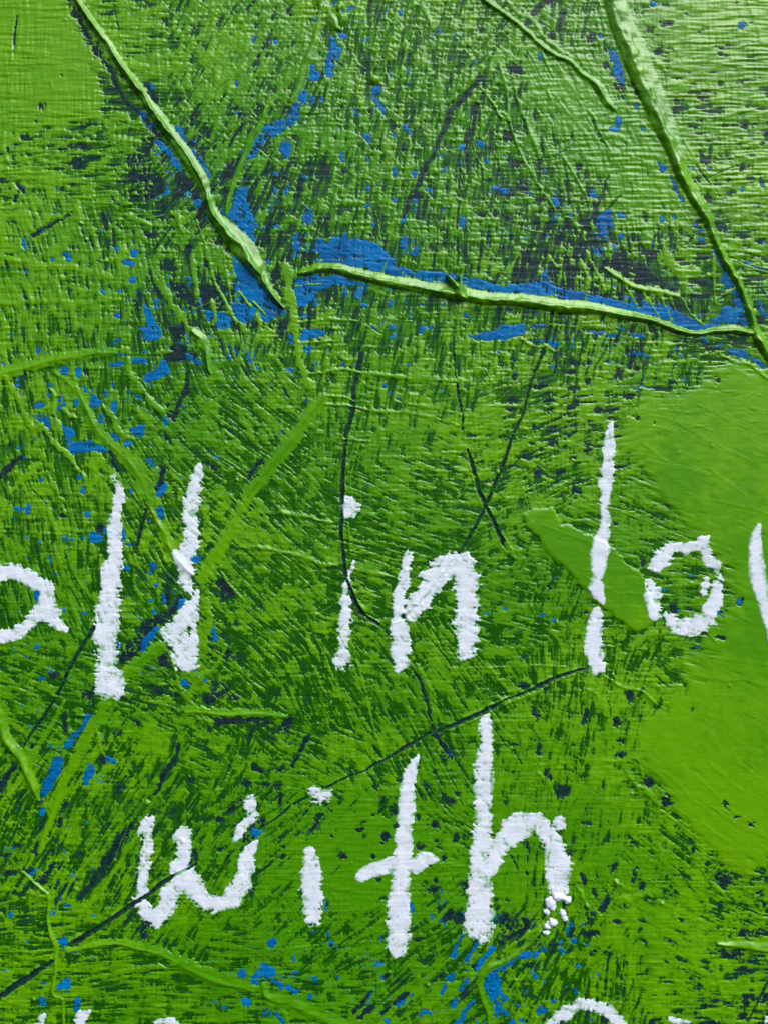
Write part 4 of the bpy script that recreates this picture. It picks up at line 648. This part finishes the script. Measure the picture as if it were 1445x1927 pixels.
letter('white letter w in the lower line', [('stroke', [('A3', [(828, 322, 10), (800, 370, 30), (792, 460, 30), (784, 560, 28), (775, 640, 26), (778, 700, 20)]), ('A3', [(735, 800, 7), (770, 745, 26), (800, 720, 12)]), ('A3', [(785, 770, 22), (800, 840, 38), (860, 865, 44), (910, 810, 44), (940, 730, 46), (985, 670, 46)]), ('A3', [(975, 410, 28), (1030, 420, 26)]), ('A3', [(1000, 420, 44), (1000, 500, 38), (985, 590, 42), (1010, 640, 56), (1050, 680, 50), (1090, 750, 50), (1160, 785, 40), (1240, 775, 42), (1300, 710, 46), (1335, 620, 44), (1345, 540, 42), (1390, 450, 8)])]), ('stroke_end', [('A3', [(1372, 205, 18), (1358, 260, 28), (1375, 310, 22), (1330, 375, 26), (1290, 440, 14)])])])
letter('white letter i in the lower line', [('stroke', [('B3', [(308, 515, 34), (318, 580, 48), (320, 680, 52), (322, 780, 54), (325, 830, 42), (335, 875, 38)])]), ('dot', [('B3', [(340, 175, 24), (370, 195, 40), (432, 170, 6)])])])
letter('white letter t with a short crossbar', [('stroke', [('B2', [(898, 1365, 10), (880, 1400, 24), (855, 1445, 30), (845, 1500, 36), (838, 1570, 42), (830, 1700, 44), (826, 1850, 42), (818, 1960, 44), (808, 2060, 48), (802, 2160, 54), (792, 2280, 62), (790, 2390, 58), (788, 2440, 22)])]), ('crossbar', [('B3', [(585, 645, 30), (620, 625, 34), (700, 592, 36), (790, 575, 34), (890, 578, 38), (930, 545, 40), (990, 548, 18)])])], thick=1.9, dry=0.8)
letter('white letter h with a ragged arch', [('stroke', [('B2', [(1275, 1155, 24), (1275, 1230, 34), (1272, 1320, 32), (1255, 1375, 40), (1258, 1440, 42), (1252, 1560, 46), (1245, 1640, 40), (1245, 1750, 46), (1242, 1870, 50), (1236, 2000, 60), (1236, 2130, 66), (1236, 2250, 70), (1236, 2310, 62)])]), ('arch', [('B3', [(1280, 620, 40), (1325, 530, 40), (1380, 450, 46), (1430, 400, 48), (1480, 360, 44), (1510, 340, 30)]), ('C3', [(0, 440, 40), (60, 375, 44), (130, 330, 38), (200, 350, 38), (255, 430, 50), (290, 520, 60), (310, 600, 62), (310, 690, 52)]), ('C3', [(305, 345, 28), (312, 370, 26)])])])
letter('bottom stroke tip of a white letter at the lower left', [('stroke', [('A3', [(245, 1400, 10), (228, 1440, 22), (220, 1500, 24)])])])
letter('ragged white letter top at the bottom edge', [('stroke', [('A3', [(485, 1385, 14), (440, 1415, 30), (425, 1470, 30)])])])
letter('small white letter top at the bottom edge', [('stroke', [('A3', [(850, 1440, 14), (900, 1428, 22), (960, 1440, 18)])])])
letter('round white letter top at the lower right bottom edge', [('stroke', [('C3', [(240, 1480, 30), (300, 1420, 34), (360, 1385, 40), (430, 1345, 34), (510, 1345, 28), (580, 1390, 34), (640, 1450, 26), (670, 1500, 26)])])])
letter('thin white letter top between two others at the bottom edge', [('stroke', [('C3', [(900, 1415, 6), (960, 1435, 14), (1010, 1445, 12)]), ('C3', [(1100, 1445, 12), (1160, 1438, 10)])])])
letter('white fleck at the lower right corner', [('stroke', [('C3', [(1440, 1420, 12), (1435, 1460, 16)])])])

# ------------------------------------------------------------------ materials
def mat(name, rough, spec, build, bump=0.0, bscale=900.0, coat=0.0):
    m = bpy.data.materials.new(name); m.use_nodes = True; nt = m.node_tree
    b = nt.nodes['Principled BSDF']; b.inputs['Roughness'].default_value = rough
    b.inputs['Specular IOR Level'].default_value = spec
    if coat: b.inputs['Coat Weight'].default_value = coat; b.inputs['Coat Roughness'].default_value = 0.25
    col = build(nt); nt.links.new(col, b.inputs['Base Color'])
    if bump:
        tc = nt.nodes.new('ShaderNodeTexCoord'); n = nt.nodes.new('ShaderNodeTexNoise'); n.inputs['Scale'].default_value = bscale; n.inputs['Detail'].default_value = 3
        mp = nt.nodes.new('ShaderNodeMapping'); mp.inputs['Scale'].default_value = (1, 1, 2.2)
        nt.links.new(tc.outputs['Object'], mp.inputs[0]); nt.links.new(mp.outputs[0], n.inputs[0])
        bp = nt.nodes.new('ShaderNodeBump'); bp.inputs['Strength'].default_value = bump; bp.inputs['Distance'].default_value = 0.00015
        nt.links.new(n.outputs[0], bp.inputs['Height']); nt.links.new(bp.outputs[0], b.inputs['Normal'])
    return m
def nz(nt, scale, detail=4, stretch=(1, 1, 1)):
    tc = nt.nodes.new('ShaderNodeTexCoord'); n = nt.nodes.new('ShaderNodeTexNoise'); n.inputs['Scale'].default_value = scale; n.inputs['Detail'].default_value = detail
    mp = nt.nodes.new('ShaderNodeMapping'); mp.inputs['Scale'].default_value = stretch
    nt.links.new(tc.outputs['Object'], mp.inputs[0]); nt.links.new(mp.outputs[0], n.inputs[0]); return n.outputs[0]
def mixc(nt, fac, a, b):
    m = nt.nodes.new('ShaderNodeMix'); m.data_type = 'RGBA'; m.clamp_factor = True
    if isinstance(fac, float): m.inputs[0].default_value = fac
    else: nt.links.new(fac, m.inputs[0])
    for i, v in ((6, a), (7, b)):
        if isinstance(v, tuple): m.inputs[i].default_value = v + (1,)
        else: nt.links.new(v, m.inputs[i])
    return m.outputs[2]
def attr(nt, name):
    a = nt.nodes.new('ShaderNodeAttribute'); a.attribute_name = name; return a.outputs['Fac']
def mr(nt, v, a, b, c0=0.0, c1=1.0):
    n = nt.nodes.new('ShaderNodeMapRange'); n.inputs[1].default_value = a; n.inputs[2].default_value = b; n.inputs[3].default_value = c0; n.inputs[4].default_value = c1
    nt.links.new(v, n.inputs[0]); return n.outputs[0]
GREEN, GREEN2 = (0.118, 0.338, 0.0005), (0.062, 0.262, 0.0005)
THIN = (0.030, 0.150, 0.0035)
STAIN, STAIN2 = (0.0075, 0.078, 0.0010), (0.050, 0.230, 0.0012)
NAVYC, NAVY2 = (0.0050, 0.016, 0.026), (0.014, 0.042, 0.048)
BLUEC, BLUE2 = (0.0008, 0.175, 0.50), (0.0010, 0.100, 0.32)
def b_green(nt):
    g = mixc(nt, attr(nt, 'warm'), GREEN2, GREEN)
    g = mixc(nt, attr(nt, 'tone'), g, (0.050, 0.205, 0.0015))
    return mixc(nt, attr(nt, 'thick'), THIN, g)
def b_ground(nt):
    n = mixc(nt, mr(nt, nz(nt, 500), 0.4, 0.7), NAVYC, NAVY2)
    s = mixc(nt, attr(nt, 'streak'), STAIN, STAIN2)
    return mixc(nt, attr(nt, 'stain'), n, s)
def b_blue(nt): return mixc(nt, mr(nt, nz(nt, 420, 4, (1, 1, 2.5)), 0.52, 0.70, 0, 0.8), mixc(nt, mr(nt, nz(nt, 90, 5), 0.35, 0.65), BLUEC, BLUE2), (0.003, 0.030, 0.075))
def b_white(nt): return mixc(nt, attr(nt, 'thick'), (0.20, 0.42, 0.24), mixc(nt, mr(nt, nz(nt, 200), 0.35, 0.7), (0.72, 0.78, 0.93), (0.60, 0.68, 0.80)))
def b_canvas(nt): return mixc(nt, mr(nt, nz(nt, 700, 3, (1, 1, 4)), 0.4, 0.6), (0.012, 0.03, 0.045), (0.02, 0.045, 0.05))
M_GREEN = mat('green_paint', 0.31, 0.55, b_green, 0.12, 1100)
M_BEAD = mat('thick_green_paint', 0.32, 0.75, b_green, 0.08, 900)
M_GROUND = mat('dark_ground_paint', 0.36, 0.24, b_ground, 0.3, 1300)
M_BLUE = mat('blue_paint', 0.36, 0.2, b_blue, 0.4, 1100)
M_WHITE = mat('white_paint', 0.6, 0.3, b_white, 0.25, 900)
M_CANVAS = mat('primed_canvas', 0.8, 0.3, b_canvas, 0.3)

# ------------------------------------------------------------------ meshes: graded grid, coarser outside the frame
def axis(g, lim):
    lo = g[0] - 12.0 * np.arange(1, int((lim + g[0] + 0) / 12.0) + 1)[::-1]
    hi = g[-1] + 12.0 * np.arange(1, 1 + len(lo)); return np.concatenate([lo, g, hi]), len(lo)
ax_, nlx = axis(gx, MARG); ay_, nly = axis(gy, MARG)
def refl(a, g):
    a = np.where(a < g[0], 2 * g[0] - a, a); a = np.where(a > g[-1], 2 * g[-1] - a, a)
    return np.clip(np.rint((a - g[0]) / ST).astype(int), 0, len(g) - 1)
IX, IY = refl(ax_, gx), refl(ay_, gy)
ext = lambda F: F[np.ix_(IY, IX)]
NXE, NYE = len(ax_), len(ay_)
inner = np.zeros((NYE, NXE), bool); inner[nly:nly + NY, nlx:nlx + NX] = True
VX = (ax_[None, :] - W / 2) * PX + 0 * ay_[:, None]; VZ = (H / 2 - ay_[:, None]) * PX + (CZ - BASE) + 0 * ax_[None, :]
root = bpy.data.objects.new('painting', None); C.objects.link(root); root.location = (0, 0, BASE)
root['label'] = 'thickly painted green canvas with blue and navy gaps and white hand lettering'; root['category'] = 'painting'
FI = (np.arange(NYE - 1)[:, None] * NXE + np.arange(NXE - 1)[None, :])
def corners_any(m): return m[:-1, :-1] | m[1:, :-1] | m[:-1, 1:] | m[1:, 1:]
total = 0
def sheet(name, Hh, fmask, material, attrs=None, parent=root, label=None, smooth=True):
    global total
    f = FI[fmask]
    if f.size == 0: return None
    quads = np.stack([f, f + NXE, f + NXE + 1, f + 1], 1)
    used, inv = np.unique(quads, return_inverse=True); inv = inv.reshape(quads.shape)
    co = np.empty((len(used), 3), np.float32)
    co[:, 0] = VX.ravel()[used]; co[:, 1] = -Hh.ravel()[used] * PX; co[:, 2] = VZ.ravel()[used]
    me = bpy.data.meshes.new(name)
    me.vertices.add(len(used)); me.vertices.foreach_set('co', co.ravel())
    nf = len(quads); total += nf * 2
    me.loops.add(nf * 4); me.loops.foreach_set('vertex_index', inv.astype(np.int32).ravel())
    me.polygons.add(nf); me.polygons.foreach_set('loop_start', np.arange(0, nf * 4, 4, dtype=np.int32))
    me.polygons.foreach_set('use_smooth', np.ones(nf, bool))
    for k, A in (attrs or {}).items():
        at = me.attributes.new(k, 'FLOAT', 'POINT'); at.data.foreach_set('value', A.ravel()[used].astype(np.float32))
    me.update(calc_edges=True); me.materials.append(material)
    o = bpy.data.objects.new(name, me); C.objects.link(o); o.parent = parent
    if label: o['label'] = label
    return o

eHf, eHg, eHb, eTop = ext(Hf), ext(Hg), ext(Hb), ext(Htop)
thick = sstep(-0.05, 1.05, c + 0.35 * Nf + 0.2 * speck + 0.5 * calm)
ethick = ext(thick)
ewarm = ext(sstep(-1.4, 1.6, 0.8 * noise(60) + 0.35 * noise(14) + 0.3 * noise(2.5) + 0.9 * sstep(900, 1400, GX) * sstep(1150, 1500, GY) + 0.5 * sstep(300, 0, GX) - 0.5 * sstep(500, 200, np.abs(GX - 720)) * sstep(700, 1000, GY) + 0.25 * Nm))
etone = ext(0.75 * sstep(-0.2, 1.8, 0.75 * lic(noise(0.6), ang, 7) + 0.4 * Nf - 0.35 * c + 0.45 * noise(14) + 0.25) * (1 - 0.75 * calm))
# dark ground: navy, or stained dark green where thin paint was wiped over it
stain = norm(0.7 * Nf + 0.5 * Nm + 0.4 * noise(3) + 0.5 * lic(noise(0.6), ang, 8) + 0.3 * weave)
st = sstep(-0.7, 0.9, stain * 0.55 + quant(np.clip(1 - navy_m * 0.95, 0.02, 0.98)) * 1.0)
streak = sstep(-0.6, 2.0, 0.9 * topw - 0.2 + norm(0.8 * Nf + 0.6 * lic(noise(0.45), ang, 12) + 0.35 * thread + 0.35 * Ns + 0.4 * noise(8)))
st = st * sstep(1.1, -0.7, nav + 0.55 * Nf + 0.2 * Nx) * sstep(0.9, -0.9, grv + 0.6 * Nf)
gcover = np.minimum.reduce([np.roll(np.roll(Htop - Hg, i, 0), j, 1) for i in (-1, 0, 1) for j in (-1, 0, 1)])
sheet('dark_ground', eHg, corners_any(ext(gcover) < 0.05), M_GROUND, {'stain': ext(st), 'streak': ext(streak)})
bshow = np.maximum(Hf, Hg) - Hb
bvis = np.minimum.reduce([np.roll(np.roll(bshow, i, 0), j, 1) for i in (-1, 0, 1) for j in (-1, 0, 1)]) < 0.05
eb = corners_any(ext(bvis)); ebid = ext(blue_id)[:-1, :-1] * inner[:-1, :-1]
for i in range(len(BLUES)):
    sheet('blue_paint_patch', eHb, eb & (ebid == i + 1), M_BLUE)
o = sheet('blue_paint_flecks', eHb, eb & (ebid == 0), M_BLUE); o['kind'] = 'stuff'
ef = corners_any(eHf > np.maximum(eHg, eHb) - 0.12) & corners_any(ext(c) > -0.6)
erid = ext(ridge_id)[:-1, :-1] * inner[:-1, :-1]
leafm = ext((leaf_s > 0.4).astype(int))[:-1, :-1] * inner[:-1, :-1]
sheet('green_paint_film', eHf, ef & (erid == 0) & (leafm == 0), M_GREEN, {'thick': ethick, 'tone': etone, 'warm': ewarm})
sheet('smooth_green_patch', eHf, ef & (erid == 0) & (leafm == 1), M_GREEN, {'thick': ethick, 'tone': etone, 'warm': ewarm}, label='leaf shaped patch of smooth green paint behind the letter b')
for i, (nm, lb) in enumerate(ridge_names):
    sheet(nm, eHf, ef & (erid == i + 1), M_BEAD if ('upper' in lb or 'top' in lb or 'lower' in lb or 'lump' in lb) else M_GREEN, {'thick': ethick, 'tone': etone, 'warm': ewarm}, label=lb)

soft = 0.3 * Htop + 0.7 * blur(Htop, 2.2)
for label, parts, thickn in white_layers:
    par = None
    for kind, cw in parts:
        Hw = np.maximum(soft, Htop - 0.4) + np.where(cw > 0, 0.36 * thickn * (1 - np.exp(-2.2 * cw)) + 0.07 * LN * sstep(0, 1, cw), np.clip(cw * 4, -4, 0) - 0.2)
        m = corners_any(ext(cw) > -0.12) & (inner[:-1, :-1] & inner[1:, 1:])
        a = {'thick': ext(sstep(-0.05, 1.15, cw + 0.22 * LN + 0.18 * Nf))}
        eHw = ext(Hw)
        if par is None:
            par = sheet('letter', eHw, m, M_WHITE, a, label=label)
        else:
            sheet(kind, eHw, m, M_WHITE, a, parent=par)

from mathutils import noise as mnoise
# the last dabs under the h are thick white drops
def drops(lst):
    import bmesh
    for (tl, x, y, rx, ry, h) in lst:
        (px_, py_), = T(tl, [(x, y)])
        j = int((py_ - Y0) / ST); i = int((px_ - X0) / ST)
        bm = bmesh.new(); bmesh.ops.create_icosphere(bm, subdivisions=4, radius=1)
        for v in bm.verts:
            n = 1 + 0.45 * mnoise.noise(v.co * 1.6 + Vector((x, y, 0))) + 0.12 * mnoise.noise(v.co * 6 + Vector((y, x, 0)))
            v.co = Vector((v.co.x * rx / K * n * PX, v.co.y * h * PX, v.co.z * ry / K * n * PX))
        me = bpy.data.meshes.new('paint_drop'); bm.to_mesh(me); bm.free()
        me.polygons.foreach_set('use_smooth', np.ones(len(me.polygons), bool)); me.materials.append(M_WHITE)
        at = me.attributes.new('thick', 'FLOAT', 'POINT'); at.data.foreach_set('value', np.ones(len(me.vertices), np.float32))
        o = bpy.data.objects.new('paint_drop', me); C.objects.link(o); o.parent = root
        o.location = ((px_ - W / 2) * PX, -Htop[j, i] * PX + 0.25 * h * PX, (H / 2 - py_) * PX + CZ - BASE)
drops([('C3', 262, 790, 30, 38, 7), ('C3', 300, 752, 42, 24, 8), ('C3', 350, 768, 24, 22, 7), ('C3', 240, 835, 20, 18, 5), ('C3', 325, 845, 18, 26, 6), ('C3', 340, 872, 16, 18, 5), ('C3', 270, 893, 26, 22, 9), ('C3', 242, 915, 20, 16, 7), ('C3', 238, 948, 20, 13, 7)])

# the stretched canvas the paint lies on
import bmesh
bm = bmesh.new(); x0, x1 = VX.min() - 0.004, VX.max() + 0.004; z0, z1 = VZ.min() - 0.004, VZ.max() + 0.004
bmesh.ops.create_cube(bm, size=1)
for v in bm.verts: v.co = Vector((x0 if v.co.x < 0 else x1, 0.0012 if v.co.y < 0 else 0.0032, z0 if v.co.z < 0 else z1))
bmesh.ops.bevel(bm, geom=bm.edges[:], offset=0.0008, segments=2, affect='EDGES')
me = bpy.data.meshes.new('canvas'); bm.to_mesh(me); bm.free(); me.materials.append(M_CANVAS)
o = bpy.data.objects.new('canvas', me); C.objects.link(o); o.parent = root
bm = bmesh.new()
for (a, b, c0, d0) in ((x0, x1, z0, z0 + 0.035), (x0, x1, z1 - 0.035, z1), (x0, x0 + 0.035, z0 + 0.035, z1 - 0.035), (x1 - 0.035, x1, z0 + 0.035, z1 - 0.035)):
    r = bmesh.ops.create_cube(bm, size=1)
    for v in r['verts']: v.co = Vector((a if v.co.x < 0 else b, 0.0036 if v.co.y < 0 else 0.020, c0 if v.co.z < 0 else d0))
me = bpy.data.meshes.new('stretcher_frame'); bm.to_mesh(me); bm.free()
me.materials.append(mat('raw_pine', 0.7, 0.3, lambda nt: mixc(nt, nz(nt, 60, 4, (1, 1, 8)), (0.45, 0.30, 0.16), (0.58, 0.42, 0.25))))
o = bpy.data.objects.new('stretcher_frame', me); C.objects.link(o); o.parent = root
print('triangles', total)
